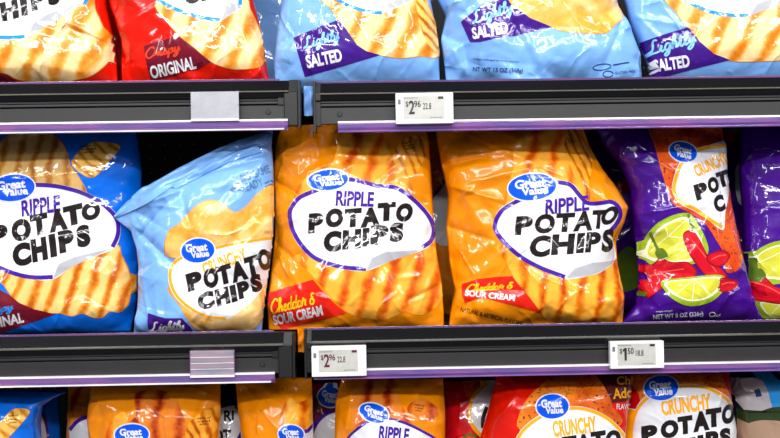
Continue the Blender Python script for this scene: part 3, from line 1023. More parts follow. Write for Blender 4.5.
b = Bag('red bag marked Crispy Original on the upper left shelf', RED,
        [(122, 86), (121, 62), (122, 40), (113, 15), (106, -5), (104, -60), (110, T0)], [(271, 86), (266, 62), (263, 42), (259, 22), (253, 0), (251, -60), (246, T0)], .085, dA_L, seed=12, group=G1,
        creases=[(140, 18, 130, 55, .003, .004), (140, 18, 165, 5, .003, .003)])
b.chip([(157, 2), (166, 20), (180, 36), (195, 48), (206, 58), (218, 65), (235, 69), (252, 68), (262, 64), (263, 50), (258, 28), (250, 10), (243, -5), (200, -20)], CH_GOLD)
b.panel([(138, -30), (148, -10), (158, 1), (180, 13), (205, 20), (221, 21.5), (242, 8), (242, -30), (230, -70), (170, -80), (140, -55)],
        [[(142, -20), (150, -8), (159, 0), (180, 11), (205, 18), (220, 20)], [(240, 5), (240.5, -20)]], AQUA, 3.6, curl=[(221, 21.5), (224, 8), (232, 0), (242, 7)], sm=False)
b.words(letters([('P', 165, 180, -22, -3), ('C', 183, 199, -16, 4), ('H', 200, 216, -20, 0)], 12), BLACK)
b.banner([(144, 46), (178, 36), (195, 49), (211, 62), (198, 69), (160, 79), (152, 82)], MAROON,
         [(script('Crispy', 163, 52, 36, 15, 13), REDTXT), (text('ORIGINAL', 173, 67.5, 46, 13, 13, .03), WHITE)])

b = Bag('light blue lightly salted bag sagging into the shelf gap', SKY,
        [(275, 86), (274, 60), (277, 30), (281, 0), (281, -60), (284, T0)], [(440, 84), (439, 50), (436, 25), (430, -5), (428, -60), (422, T0)], .085, max(dA_R, dA_L), seed=13, group=G1, crumple=.8,
        creases=[(325, 5, 316, 55, .0025, .003), (330, 5, 340, 30, .002, .003)])
b.chip([(322, -4), (332, 10), (344, 28), (356, 44), (368, 52), (385, 56), (402, 58), (420, 56), (438, 56), (436, 30), (428, 6), (418, -10), (360, -20)], CH_GOLD)
b.chip([(416, -4), (419, 22), (428, 45), (438, 54), (436, 30), (428, 6)], CH_FAN, edge=False)
b.panel([(325, -30), (330, -6), (345, 5), (365, 12.5), (383, 14.5), (417, -1), (417, -40), (400, -75), (345, -80)],
        [[(326, -14), (332, -5), (345, 4), (365, 11), (382, 13)]], AQUA, 3.2, curl=[(383, 14.5), (389, 3), (400, -3), (417, -2)], sm=False)
b.banner([(293.5, 38), (338, 20), (346, 29), (357, 45), (366, 51), (380, 55), (305, 77)], BANNER,
         [(script('Lightly', 321, 41, 38, 17, 15), PALEBLUE), (text('SALTED', 324, 58.5, 36, 13, 12, .04), WHITE)])

b.tongue(xgL + .003, xgR - .003, dA_R + .006, W(300, 116, .04)[1], [('2 OZ', 307, 90, 9, 3.6), ('368g', 307, 101, 9, 3.6)])

b = Bag('crumpled light blue bag reading net weight 13 oz on the upper shelf', SKY,
        [(447, 84), (444, 62), (441, 40), (446, 15), (436, -5), (438, -60), (440, T0)], [(642, 84), (641, 55), (631, 28), (619, 5), (612, -60), (604, T0)], .085, dA_R, seed=24, group=G1, crumple=1.7,
        creases=[(520, 30, 545, 75, .004, .006), (450, 48, 470, 42, .005, .005), (600, 75, 622, 25, -.005, .006), (447, 50, 447, 80, -.004, .005)])
b.chip([(505, -5), (515, 8), (528, 17), (545, 24), (562, 31), (585, 33), (605, 33), (614, 25), (622, 17), (615, 0), (600, -20), (540, -25)], CH_PLAIN)
b.panel([(498, -45), (510, -20), (530, -8), (580, -8), (606, -15), (606, -60), (560, -85), (510, -75)], [], AQUA)
b.banner([(461, 22), (478, 8), (505, -4), (513, 6), (530, 18), (545, 24), (552, 27), (515, 36), (480, 42), (470, 42)], BANNER,
         [(script('Lightly', 492, 14, 44, 18, 18), PALEBLUE), (text('SALTED', 490, 30.5, 36, 12, 10, .04), WHITE)])
b.words(text('NT WT 13 OZ (368g)', 498, 70.5, 50, 5.6, -2, .012), INK, 'weight_print', b.root)
b.words(text('images enlarged to show texture', 496, 60.5, 46, 2.6, -4, .0), INK, 'small_print', b.root)
b.words(merge([ribbon([(602 + 9 * math.cos(a * .5), 67 - 3 * math.sin(a * .5) - .1 * 9 * math.cos(a * .5)) for a in range(13)], .9), ribbon([(613, 65), (621, 63.6), (629, 62.4)], 1.2),
               ribbon([(608 + 5 * math.cos(a * .5), 74 - 3 * math.sin(a * .5)) for a in range(13)], .9), text('GLUTEN FREE', 625, 72, 20, 2.6, 6, 0)]), INK, 'emblem_print', b.root)

b = Bag('light blue lightly salted bag at the right end of the upper shelf', SKY,
        [(653, 84), (647, 62), (638, 42), (631, 22), (626, 0), (622, -60), (627, T0)], [(824, 82), (826, 40), (822, -60), (815, T0)], .102, dA_R, seed=15, group=G1, crumple=.75,
        creases=[(641, 15, 662, 40, .003, .003), (641, 15, 690, 30, .003, .003), (694, 5, 700, 38, .0025, .003)])
b.chip([(667, -4), (676, 12), (686, 26), (700, 42), (716, 55), (734, 61), (760, 61), (790, 58), (805, 40), (800, 0), (720, -20)], CH_GOLD)
b.panel([(672, -30), (678, -4), (695, 7), (715, 15), (735, 17.5), (749, 16.5), (800, -6), (795, -60), (700, -80)],
        [[(674, -12), (680, -4), (695, 5.5), (715, 13), (735, 15.5), (748, 15)]], AQUA, 3.4, curl=[(749, 16.5), (757, 4), (775, -2), (800, -6), (780, 4)], sm=False)
b.banner([(639.5, 41), (688, 27), (700, 42), (714, 54), (730, 60), (668, 76), (646, 76)], BANNER,
         [(script('Lightly', 671, 45, 52, 20, 16), PALEBLUE), (text('SALTED', 671.5, 63.5, 36, 12.5, 9, .04), WHITE)])

b = Bag('shaded light blue bag behind the gap beside the red Crispy Original bag', SKY, [(205, 84), (204, 20), (206, T0)], [(330, 84), (332, 20), (330, T0)], .27, dA_L, seed=44, group=G1, D=.07, ns=60, nt=80)
b = Bag('shaded red bag behind the gap between the two red bags', RED, [(40, 84), (40, 20), (42, T0)], [(170, 84), (170, 20), (168, T0)], .27, dA_L, seed=45, group=G1, D=.07, ns=60, nt=80)

# ================================================================== MIDDLE ROW
G2 = 'chip bags on the lower shelf'
# bags further back in the row
b = Bag('shaded orange ripple bag standing behind the two cheddar bags', ORANGE, [(400, 330), (398, 250), (402, 160), (408, 130)], [(500, 330), (502, 250), (498, 160), (492, 130)], .27, dB_R, seed=41, group=G2, D=.06, ns=60, nt=80)
b.panel([(425, 205), (440, 188), (450, 178), (470, 190), (480, 215), (470, 240), (440, 245), (425, 225)], [[(425, 205), (440, 188), (450, 178), (470, 190)]], VIOLET)
b = Bag('shaded purple bag deep behind, between the orange and purple bags', PURPLE, [(590, 325), (588, 250), (590, 160), (596, 132)], [(676, 325), (678, 250), (674, 160), (668, 132)], .26, dB_R, seed=42, group=G2, D=.06, ns=60, nt=80)
b.prt('lime_picture', [(blob([(616, 260), (630, 246), (640, 262), (640, 285), (620, 290)]), STEM)])
for ly in ((blob([(612, 185), (628, 176), (634, 182), (630, 190), (616, 195)]), PEPPER),):
    b.chilli(ly)
b = Bag('shaded purple bag deep behind, its white panel just showing at right', PURPLE, [(712, 325), (710, 250), (712, 160), (716, 132)], [(800, 325), (802, 250), (798, 160), (790, 132)], .26, dB_R, seed=43, group=G2, D=.06, ns=60, nt=80)
b.panel([(735, 170), (745, 160), (752, 178), (755, 195), (750, 204), (738, 202)], [[(745, 160), (752, 178), (755, 195), (750, 204)]], AMBER)
b.banner([(724, 120), (742, 120), (738, 142), (728, 142)], SCARLET, [(ribbon([(727, 131), (730, 128), (733, 132), (736, 128), (739, 130)], 1.6), YELLOW)])

b = Bag('royal blue ripple potato chips bag at the left end of the lower shelf', BLUE,
        [(-34, 340), (-40, 250), (-36, 160), (-28, 116)], [(131, 340), (137, 300), (138, 250), (138, 205), (139, 170), (135, 142), (128, 116)], .115, dB_L, seed=21, group=G2, crumple=.8, lean=.07,
        creases=[(70, 305, 108, 262, .002, .003), (10, 180, 80, 172, .002, .003)])
b.chip([(-18, 152), (-2, 145), (8, 137), (25, 133), (45, 133), (58, 139), (66, 150), (70, 164), (78, 176), (86, 192), (80, 205), (0, 205), (-20, 180)], CH_SHADE)
b.chip([(-20, 250), (-8, 270), (5, 286), (12, 296), (20, 303), (33, 309), (45, 313), (60, 313), (72, 316), (82, 313), (92, 317), (102, 317), (110, 311), (118, 312), (127, 305), (130, 294), (132, 284), (128, 270), (121, 256), (112, 244), (50, 250)], CH_GOLDS)
b.chip([(72, 163), (77, 154), (88, 145), (98, 142), (120, 146), (110, 160), (94, 177), (79, 172)], CH_FAN)
b.microtext(89, 149, 17, 4, h=2.4, gap=3.4)
b.panel([(-38, 240), (-41, 222), (-30, 202), (-5, 188), (20, 183), (50, 183.5), (75, 188), (95, 196.5), (110, 207), (119, 219), (120.5, 234), (114, 248.5), (93, 257), (70, 268), (53, 279.5), (30, 279), (5, 272), (-20, 258)],
        [[(53, 277), (30, 277), (5, 270), (-18, 257), (-36, 238), (-39, 222), (-28, 204), (-4, 190), (20, 185.5), (50, 185.5), (75, 190.5), (94, 198.5), (108, 208.5), (117, 220), (118, 234), (112.5, 247)]], VIOLET, 4.2,
        curl=[(53, 279), (59, 264), (75, 257), (113, 248), (93, 257), (70, 268)])
b.words(text('RIPPLE', 41, 206, 39, 16.5, 8, .034, .1), VIOLET)
b.words(letters([('P', -9, 9, 225, 246), ('O', 11, 32, 219, 241), ('T', 30, 49, 214, 235), ('A', 48, 68, 209, 231), ('T', 63, 84, 205, 225), ('O', 81, 101, 202.5, 220),
                 ('C', 12, 32, 243, 266), ('H', 31, 48, 238, 261), ('I', 49, 57, 234, 257), ('P', 58, 75, 230, 252), ('S', 76, 91, 225, 247)], 13), BLACK)
b.logo(13, 188, 22, 13.2, 6)
b.banner([(-30, 286), (0, 290), (10, 295), (20, 303), (34, 309), (56, 314), (0, 333), (-30, 337)], MAROON,
         [(script('Crispy', -3, 310, 34, 12, 10), AQUA), (text('ORIGINAL', -1, 322, 50, 10.5, 11, .035), WHITE)])

b = Bag('light blue crunchy potato chips bag with a slanting folded top', SKY,
        [(133, 340), (137, 310), (138, 275), (136, 250), (130, 232), (111, 217)], [(262, 340), (265, 300), (270, 262), (273, 232), (274, 205), (273, 170), (271, 145), (272, 128)], .066, dB_L,
        top=[(140, 190), (165, 176), (195, 160), (230, 143), (256, 133)], seed=22, group=G2, crumple=1.5, lean=.05, skew=-.03, topfull=.22,
        creases=[(120, 214, 175, 192, .013, .007), (137, 236, 165, 205, -.009, .007), (165, 183, 258, 142, .006, .004), (158, 188, 262, 156, -.008, .005), (137, 233, 172, 262, -.012, .006), (180, 195, 190, 222, -.009, .006),
                 (136, 250, 150, 330, .004, .006), (150, 205, 185, 208, .004, .005), (225, 185, 232, 172, .004, .006)])
b.chip([(166, 240), (170, 230), (180, 223), (190, 212), (200, 203), (212, 200), (222, 203), (234, 212), (246, 206), (258, 193), (276, 186), (276, 232), (274, 245), (215, 250), (190, 258), (168, 256), (165, 248)], CH_PLAIN)
b.chip([(170, 285), (180, 305), (190, 322), (200, 330), (222, 334), (245, 332), (258, 324), (264, 305), (268, 285), (220, 270)], CH_PLAIN)
b.panel([(168, 276), (171, 264), (184, 254), (214, 246), (245, 240), (266, 237), (280, 236), (278, 256), (269, 277), (257, 296), (243, 309), (226, 319.5), (210, 319), (195, 313.5), (180, 302.5), (171, 290)],
        [[(226, 318), (210, 317), (195, 311), (181, 300.5), (173, 289), (170, 276), (173, 265), (185, 256), (214, 248), (245, 242), (266, 238.5), (276, 237.5)]], AMBER, 3.0)
b.words(text('CRUNCHY', 224.5, 261.5, 46, 13.5, 21, .04), AMBER)
b.words(letters([('P', 186, 203, 272, 290), ('O', 203, 219, 268, 288), ('T', 216, 233, 265, 284), ('A', 230, 248, 261, 281), ('T', 244, 260, 256, 276), ('O', 257, 271, 249, 270),
                 ('C', 197, 215, 292, 309), ('H', 215, 230, 288, 305), ('I', 230, 237, 285, 302), ('P', 237, 250, 281, 298), ('S', 250, 262, 274, 292)], 17), BLACK)
b.logo(198, 250.5, 16.5, 12, 6)
b.banner([(148, 313), (165, 318), (182, 318), (190, 326), (198, 336), (146, 338)], BANNER, [(script('Lightly', 167, 327.5, 36, 14, 4, .16), WHITE)])
b.words(merge([text('BIG GAME', 255, 173.5, 30, 8, 20, .01), text('READY', 252, 185, 22, 8, 20, .01), blob([(228, 192), (234, 185), (240, 182), (236, 189), (244, 190)], False)]), FADED, 'faded_print', b.root)
b.flap('top_seal', [(114, 216), (140, 191), (165, 176), (195, 160), (232, 143), (270, 131)], [(119, 217), (148, 203), (172, 187), (200, 173), (236, 153), (268, 145)], .007)
b.flap('top_fold', [(172, 185), (195, 171), (225, 155), (256, 143)], [(176, 189), (200, 177), (230, 162), (262, 152)], .006, n=50)
b.words(merge([text('made with', 269, 181, 10, 2.6, 24, 0), text('potato', 269, 185.5, 8, 2.6, 24, 0)]), INK, 'small_print', b.root)

b = Bag('orange ripple cheddar and sour cream bag in the middle of the picture', ORANGE,
        [(269, 340), (267, 305), (270, 275), (274, 240), (273, 200), (272, 165), (274, 140), (280, 124)], [(444, 336), (444, 310), (442, 285), (437, 250), (434, 210), (432, 170), (430, 140), (424, 116)], .080, dB_R, seed=23, group=G2,
        lean=.10, crumple=1.4, topfull=.36, creases=[(337, 153, 366, 155, .004, .004), (378, 180, 400, 160, .004, .003), (310, 170, 340, 158, .004, .004), (275, 155, 310, 138, .012, .008), (272, 180, 300, 196, -.012, .009), (275, 245, 296, 262, -.007, .006), (425, 200, 436, 262, -.004, .006), (408, 300, 442, 286, -.007, .006),
                 (350, 130, 360, 152, .003, .003), (318, 295, 345, 303, .003, .003), (350, 303, 370, 286, .003, .003), (290, 270, 300, 290, .003, .003), (400, 278, 425, 275, .003, .004)])
b.chip([(292, 205), (298, 188), (312, 172), (332, 163), (338, 145), (346, 131), (365, 128), (382, 133), (388, 150), (398, 165), (408, 178), (413, 195), (400, 212), (300, 215)], CH_ORG, edge=False)
b.chip([(296, 255), (305, 268), (318, 282), (330, 296), (342, 308), (355, 316), (368, 318), (382, 320), (395, 316), (405, 312), (420, 315), (432, 310), (442, 298), (441, 278), (436, 260), (428, 245), (360, 250)], CH_ORG, edge=False)
b.chip([(392, 162), (398, 146), (410, 136), (424, 138), (426, 152), (420, 168), (412, 177), (402, 174)], CH_FANO)
b.microtext(410, 145, 16, 14, h=2.4, gap=3.2)
b.panel([(288, 214), (291, 204), (300, 195), (314, 189), (330, 183), (350, 177.5), (375, 183.5), (396, 185.5), (411, 195), (426, 209), (434, 221), (436, 232), (432, 243), (424, 249.5), (408, 255), (388, 262), (366, 271), (340, 268.5), (315, 260.5), (300, 247), (291, 231)],
        [[(366, 269), (340, 266.5), (316, 258.5), (302, 245.5), (293, 230), (290, 214), (293, 205.5), (301, 197), (315, 191), (330, 185), (350, 179.5), (375, 185.5), (395, 187.7), (409.5, 196.5), (424, 210.5), (431.5, 222), (433.5, 232), (430, 241.5), (422, 247.5)]],
        VIOLET, 4.2, curl=[(366, 271), (372, 258), (386, 252), (424, 249.5), (408, 255), (388, 262)])
b.words(text('RIPPLE', 355, 198.8, 38, 15, -2, .034, .036), VIOLET)
b.words(letters([('P', 308, 324, 213, 233), ('O', 325, 344, 208.5, 227.5), ('T', 344, 362, 208.5, 227), ('A', 360, 381, 207.5, 227), ('T', 377, 396, 202.5, 221), ('O', 395.5, 413, 203, 222, -6),
                 ('C', 323, 342, 231, 252), ('H', 342, 361.5, 229.5, 249), ('I', 362, 370, 228, 246.5), ('P', 370, 389, 225, 244.5), ('S', 389, 404, 222.5, 242)], 5), BLACK)
b.logo(328, 180, 20, 10.2, 5)
b.banner([(267, 293), (313, 279.5), (322, 290), (333, 302), (347, 313), (280, 332.5), (272, 318)], SCARLET,
         [(script('Cheddar &', 293, 302, 46, 15, 13), YELLOW), (text('SOUR CREAM', 298, 315, 50, 10.5, 12, .035), WHITE)])

b.tongue(xgL2 + .002, xgR2 - .002, dB_R + .006, W(300, 352, .04)[1], [('NAT', 300, 338, 6, 3), ('FL', 300, 346, 4, 3)])

b = Bag('tilted orange ripple cheddar bag with a crumpled red banner', ORANGE,
        [(449, 336), (450, 315), (455, 290), (450, 262), (447, 230), (449, 195), (443, 165), (438, 140), (436, 116)], [(623, 332), (624, 295), (619, 265), (618, 242), (627, 222), (631, 207), (622, 190), (606, 168), (594, 145), (584, 114)], .085, dB_R, seed=54, group=G2,
        lean=.10, crumple=1.35, topfull=.34, creases=[(440, 165, 485, 156, -.013, .008), (440, 182, 500, 200, .012, .010), (445, 225, 490, 240, -.008, .008), (598, 206, 612, 240, -.006, .005), (470, 182, 560, 160, .003, .003), (510, 150, 560, 175, .003, .003), (452, 290, 520, 290, -.004, .004),
                 (545, 278, 575, 290, .003, .003), (500, 230, 540, 226, -.002, .003), (585, 205, 612, 250, .004, .008), (470, 130, 505, 150, .004, .005)])
b.chip([(505, 205), (508, 185), (514, 165), (513, 145), (528, 133), (550, 126), (566, 135), (576, 155), (584, 178), (590, 200), (570, 215), (520, 215)], CH_ORG, edge=False)
b.chip([(572, 125), (582, 140), (592, 158), (590, 178), (586, 196), (578, 185), (570, 165), (564, 145)], CH_FANO, edge=False)
b.microtext(571, 139, 10, -60, h=2.2, gap=3)
b.chip([(498, 245), (506, 262), (518, 285), (530, 300), (542, 315), (556, 325), (575, 331), (600, 331), (616, 326), (622, 305), (622, 280), (617, 260), (600, 250), (540, 240)], CH_ORGV, edge=False)
b.panel([(493, 224), (499, 210), (512, 201), (524, 195), (543, 180), (560, 180), (573, 184), (581, 194), (588, 201), (600, 201), (612, 200), (620, 206), (622, 215), (618, 225), (612, 233), (614, 246), (615, 260), (603, 271), (588, 276), (565, 279), (541, 270), (520, 259), (504, 245), (495, 234)],
        [[(565, 277), (541, 268), (521, 257), (506, 244), (497, 233), (495, 224), (501, 211.5), (514, 203), (525, 197)], [(556, 182), (570, 185), (579, 195), (587, 203), (600, 203), (611, 202), (618, 207), (620, 215), (616, 224), (610, 231)]], VIOLET, 4.2,
        curl=[(565, 279), (575, 268), (592, 263), (615, 260), (603, 271), (588, 276)])
b.words(text('RIPPLE', 567, 205, 44, 15, 6, .034, .1), VIOLET)
b.words(letters([('P', 515, 533, 216, 235), ('O', 534, 555.5, 214, 233.5), ('T', 555, 575, 213, 232), ('A', 573, 594, 211, 231), ('T', 591, 606, 210, 229), ('O', 602, 617, 205, 226, -25),
                 ('C', 529, 551, 235.5, 257), ('H', 551, 575, 234, 254.5), ('I', 576, 585, 233, 253), ('P', 585, 601, 232, 252), ('S', 601, 614, 229, 252)], 3, .055, .15), BLACK)
b.logo(532, 187, 24, 13.3, 5)
b.banner([(462, 284), (478, 279), (495, 277), (512, 276), (520, 286), (531, 299), (541, 313), (520, 307), (500, 302), (482, 297), (465, 303), (462, 295)], SCARLET,
         [(script('Cheddar &', 490, 286.5, 48, 8.5, 5, .18), YELLOW), (text('SOUR CREAM', 490, 295.5, 50, 6, -6, .035), WHITE)])
b.words(text('NATURAL & ARTIFICIAL FLAVORS', 491, 316, 62, 4.6, -13, .01), BLACK, 'small_print', b.root)

def lime_half(b, pts, flesh, seg):
    return b.prt('lime_picture', [(blob(pts), LIMERIM), (blob(flesh), LIMEPITH), (blob([tuple(np.mean(np.array(flesh), 0) + (np.array(p) - np.mean(np.array(flesh), 0)) * .88) for p in flesh]), LIME)] + [(ribbon(s_, .8, sm=False), LIMEPITH) for s_ in seg])


b = Bag('purple crunchy chips bag with limes and red chillies printed on it', PURPLE,
        [(622, 332), (636, 305), (640, 275), (637, 240), (634, 215), (634, 190), (624, 165), (608, 145), (600, 128), (596, 114)], [(764, 330), (754, 304), (746, 280), (743, 255), (739, 225), (734, 195), (730, 165), (728, 140), (727, 114)], .095, dB_R, seed=25, group=G2,
        lean=.08, crumple=1.3, D=.08, creases=[(652, 155, 675, 172, .003, .002), (634, 215, 690, 205, .005, .006), (636, 245, 665, 220, -.003, .004), (630, 322, 655, 292, .004, .003), (634, 160, 648, 162, .003, .003), (727, 130, 724, 225, -.004, .005)])
b.chip([(652, 122), (656, 150), (661, 170), (668, 192), (674, 205), (688, 212), (705, 224), (716, 240), (724, 255), (726, 272), (738, 270), (743, 258), (741, 240), (735, 222), (731, 190), (728, 150), (728, 122)], CH_HOT, edge=False)
b.panel([(672, 192), (674, 176), (680, 162), (692, 151), (708, 145.5), (730, 144), (729, 190), (725, 212), (723, 230), (709, 221), (694, 211), (680, 204)],
        [[(728, 146), (708, 147.5), (693, 153), (682, 163), (676, 177), (674, 192), (681, 202), (695, 209), (709, 219), (722, 227)]], AMBER, 3.4)
b.words(text('CRUNCHY', 710.5, 164.5, 35, 12.5, 25, .04), AMBER)
b.words(letters([('P', 694, 708, 183, 199), ('O', 707, 719, 177, 193), ('T', 716, 729, 171, 187), ('C', 713, 725, 195, 212)], 20), BLACK)
b.logo(683, 152, 14, 9.6, -15)
lime_half(b, [(644, 258), (642, 244), (652, 228), (668, 217), (688, 213), (698, 224), (706, 240), (708, 252), (700, 262), (668, 268), (652, 265)],
          [(646, 258), (646, 246), (656, 231), (671, 221), (686, 217), (694, 227), (702, 242), (702, 256), (675, 264)], [[(688, 218), (668, 236), (650, 252)], [(668, 236), (700, 240)], [(668, 236), (664, 224)]])
for ly in ((blob([(637, 267), (652, 264), (660, 258), (672, 262), (688, 262), (697, 272), (690, 280), (672, 283), (660, 290), (647, 298), (643, 285), (648, 275)]), PEPPER),
                         (blob([(683, 234), (692, 230), (700, 240), (708, 256), (718, 266), (727, 276), (722, 284), (706, 276), (694, 262), (686, 248)]), PEPPER),
                         (blob([(706, 256), (722, 250), (730, 256), (722, 266), (712, 266)]), PEPPER), (blob([(720, 278), (735, 280), (738, 286), (728, 292), (718, 290)]), PEPPER),):
    b.chilli(ly)
for ly in ((ribbon([(650, 232), (656, 246), (662, 256)], 3), STEM), (blob([(655, 252), (662, 248), (668, 256), (660, 260)]), STEM), (ribbon([(636, 300), (642, 296), (646, 292)], 2.6), STEM), (ribbon([(688, 214), (690, 222), (694, 230)], 2.6), STEM),):
    b.prt('stem_picture', [ly])
lime_half(b, [(662, 281), (690, 277), (721, 275), (724, 284), (722, 292), (710, 302), (690, 306), (674, 300), (665, 291)], [(665, 282), (690, 279), (720, 277), (721, 287), (708, 298), (690, 301), (676, 296), (668, 290)],
          [[(694, 279), (676, 294)], [(694, 279), (692, 300)], [(694, 279), (711, 296)]])
b.words(text('NET WT 8 OZ (226g)', 678, 315.5, 50, 5.6, 4, .015), WHITE, 'weight_print', b.root)
b.words(text('images enlarged', 664, 311, 16, 2, 4, .0), WHITE, 'small_print', b.root)
b.words(merge([ribbon([(712 + 3 * math.cos(a * .5), 314 - 2 * math.sin(a * .5)) for a in range(13)], .8), text('gf', 718, 315, 5, 3, 0, 0)]), WHITE, 'emblem_print', b.root)

b = Bag('purple bag with lime and chillies cut off by the right edge', PURPLE,
        [(760, 330), (748, 300), (746, 250), (747, 210), (745, 170), (748, 114)], [(880, 328), (884, 220), (880, 114)], .115, dB_R, seed=26, group=G2, lean=.09, crumple=.9, D=.085)
lime_half(b, [(745, 275), (748, 260), (760, 248), (778, 241), (790, 245), (790, 280), (750, 284)], [(749, 274), (752, 261), (763, 251), (778, 245), (788, 248), (788, 278)], [[(785, 250), (750, 270)]])
for ly in ((blob([(746, 282), (756, 276), (762, 274), (775, 286), (790, 292), (790, 304), (765, 302), (752, 298)]), PEPPER),):
    b.chilli(ly)
for ly in ((ribbon([(755, 258), (756, 268), (760, 276)], 3.6), STEM), (blob([(752, 274), (760, 268), (766, 276), (758, 282)]), STEM),):
    b.prt('stem_picture', [ly])
lime_half(b, [(756, 300), (775, 302), (800, 302), (795, 318), (775, 321), (762, 314)], [(760, 302), (775, 304), (798, 304), (793, 315), (776, 318), (765, 312)], [[(780, 304), (770, 315)]])

# ================================================================== BOTTOM ROW
G3 = 'chip bags on the bottom shelf'
B0 = 590
b = Bag('blue bag behind the flared blue one in the bottom row', BLUE, [(-10, B0), (-8, 450), (-4, 392)], [(66, B0), (60, 470), (57, 420), (55, 392)], .20, dC, seed=61, group=G3, D=.07, ns=60, nt=90)
b.panel([(20, 425), (40, 405), (47, 425), (50, 445), (46, 465), (25, 470)], [[(40, 405), (47, 425), (50, 445)]], VIOLET)
b = Bag('royal blue bag at the lower left corner with a flared top', BLUE,
        [(-80, B0), (-84, 500), (-80, 430), (-74, 389)], [(55, B0), (48, 500), (38, 445), (36, 425), (39, 408), (50, 400), (63, 394)], .085, dC, seed=31, group=G3, lean=.06, topfull=.16)
b.chip([(-4, 430), (4, 418), (15, 409), (30, 411), (22, 423), (10, 436), (0, 446), (-10, 446)], CH_FAN)
b.microtext(13, 419, 11, 4, h=2.3, gap=3.6)
b = Bag('shaded orange ripple bag behind the first orange one, bottom left', ORANGE, [(64, B0), (64, 450), (67, 420), (65, 386)], [(140, B0), (142, 450), (138, 386)], .19, dC, seed=62, group=G3, D=.07, ns=60, nt=90)
b.chip([(72, 392), (90, 390), (95, 410), (80, 425), (72, 415)], CH_RED, edge=False)
b.panel([(70, 428), (78, 420), (92, 415), (110, 425), (110, 450), (75, 450)], [[(70, 430), (78, 421), (92, 415.5)]], VIOLET)
b = Bag('orange ripple bag in the bottom row, nearest the left', ORANGE,
        [(84, B0), (86, 500), (86, 440), (85, 410), (88, 380)], [(212, B0), (214, 500), (218, 440), (219, 410), (218, 380)], .085, dC, seed=33, group=G3, lean=.07, topfull=.22,
        creases=[(132, 398, 165, 416, .004, .003), (165, 416, 168, 438, .003, .003), (168, 415, 184, 418, .003, .003), (185, 390, 205, 398, .003, .003)])
b.chip([(134, 396), (142, 391), (156, 390), (168, 393), (177, 401), (182, 412), (186, 425), (186, 455), (120, 455), (128, 425), (136, 415)], CH_RED, edge=False)
b.chip([(105, 440), (112, 420), (125, 412), (128, 430), (115, 450)], CH_ORG, edge=False)
b.chip([(186, 438), (188, 425), (198, 415), (214, 408), (216, 424), (210, 440), (196, 446)], CH_FANO)
b.microtext(204, 421, 14, 4, h=2.3, gap=3.2)
b.panel([(110, 470), (118, 452), (140, 442), (165, 443), (190, 452), (206, 470), (205, 500), (150, 520), (112, 500)], [[(110, 470), (118, 452), (140, 442), (165, 443), (190, 452), (206, 470)]], VIOLET)
b.logo(132, 434.5, 17, 10.5, 2)
b = Bag('dark shaded bag with a grey panel between two orange bags', NAVY, [(190, B0), (192, 450), (196, 396)], [(262, B0), (262, 450), (250, 396)], .18, dC, seed=63, group=G3, D=.07, ns=60, nt=90)
b.panel([(212, 412), (222, 408), (236, 406), (242, 414), (243, 428), (238, 440), (232, 460), (210, 470)], [[(236, 406), (242, 414), (243, 428), (238, 440)]], VIOLET)
b.words(merge([text('RI', 229, 416, 10, 11, 0, .03), text('OT', 222, 436, 18, 14, 0, .055)]), BLACK)
b = Bag('narrow orange bag below the gap between the shelf sections', ORANGE,
        [(238, B0), (240, 500), (240, 440), (236, 410), (233, 380)], [(318, B0), (316, 500), (313, 440), (312, 410), (311, 380)], .09, dC, seed=34, group=G3, lean=.07, topfull=.25, D=.075, creases=[(236, 385, 282, 432, .004, .005), (286, 430, 296, 410, .003, .003)])
b.chip([(278, 430), (283, 408), (290, 398), (300, 404), (309, 398), (313, 415), (314, 445), (285, 450)], CH_ORGV, edge=False)
b.panel([(268, 470), (275, 452), (290, 440), (305, 430), (318, 428), (318, 500), (280, 500)], [[(268, 470), (275, 452), (290, 440), (300, 433), (318, 428)]], VIOLET)
b.logo(291, 434, 12.5, 9, -4)
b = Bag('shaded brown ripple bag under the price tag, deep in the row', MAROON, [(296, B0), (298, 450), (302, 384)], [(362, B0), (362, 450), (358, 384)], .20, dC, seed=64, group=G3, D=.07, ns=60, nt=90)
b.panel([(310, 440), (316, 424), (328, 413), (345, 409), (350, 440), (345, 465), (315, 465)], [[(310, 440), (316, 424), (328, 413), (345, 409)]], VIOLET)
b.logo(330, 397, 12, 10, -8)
b = Bag('orange ripple bag in the bottom row, just right of the price tag', ORANGE,
        [(338, B0), (336, 500), (334, 440), (335, 405), (341, 380)], [(452, B0), (450, 500), (446, 440), (446, 410), (444, 380)], .085, dC, seed=35, group=G3, lean=.07, topfull=.22, creases=[(365, 380, 385, 392, .004, .003), (344, 436, 352, 392, .003, .004)])
b.chip([(352, 420), (352, 395), (362, 380), (390, 378), (398, 395), (405, 412), (415, 425), (425, 436), (400, 440), (360, 430)], CH_RED, edge=False)
b.chip([(407, 410), (414, 401), (424, 399), (440, 410), (433, 419), (420, 421)], CH_RED)
b.microtext(419, 408, 10, -8, h=2.2, gap=3)
b.panel([(344, 452), (347, 440), (356, 430), (370, 421), (388, 419), (405, 423), (422, 431), (436, 440), (442, 455), (440, 500), (350, 500)], [[(344, 452), (347, 440), (356, 430), (370, 421), (388, 419), (405, 423), (422, 431), (436, 440), (442, 455)]], VIOLET, 2.6)
b.words(text('RIPPLE', 394, 434, 30, 14, -6, .036), VIOLET)
b.words(letters([('P', 358, 374, 448, 464), ('O', 375, 391, 446, 462), ('T', 391, 407, 445, 461)], 0), BLACK)
b.logo(374, 413, 15, 9, -18)
b = Bag('dark red bag whose white panel peeks out behind the red one', DKRED, [(440, B0), (440, 450), (445, 382)], [(510, B0), (512, 450), (508, 382)], .16, dC, seed=65, group=G3, D=.07, ns=60, nt=90)
b.chip([(466, 378), (468, 400), (478, 395), (495, 382), (500, 376)], CH_HOT, edge=False)
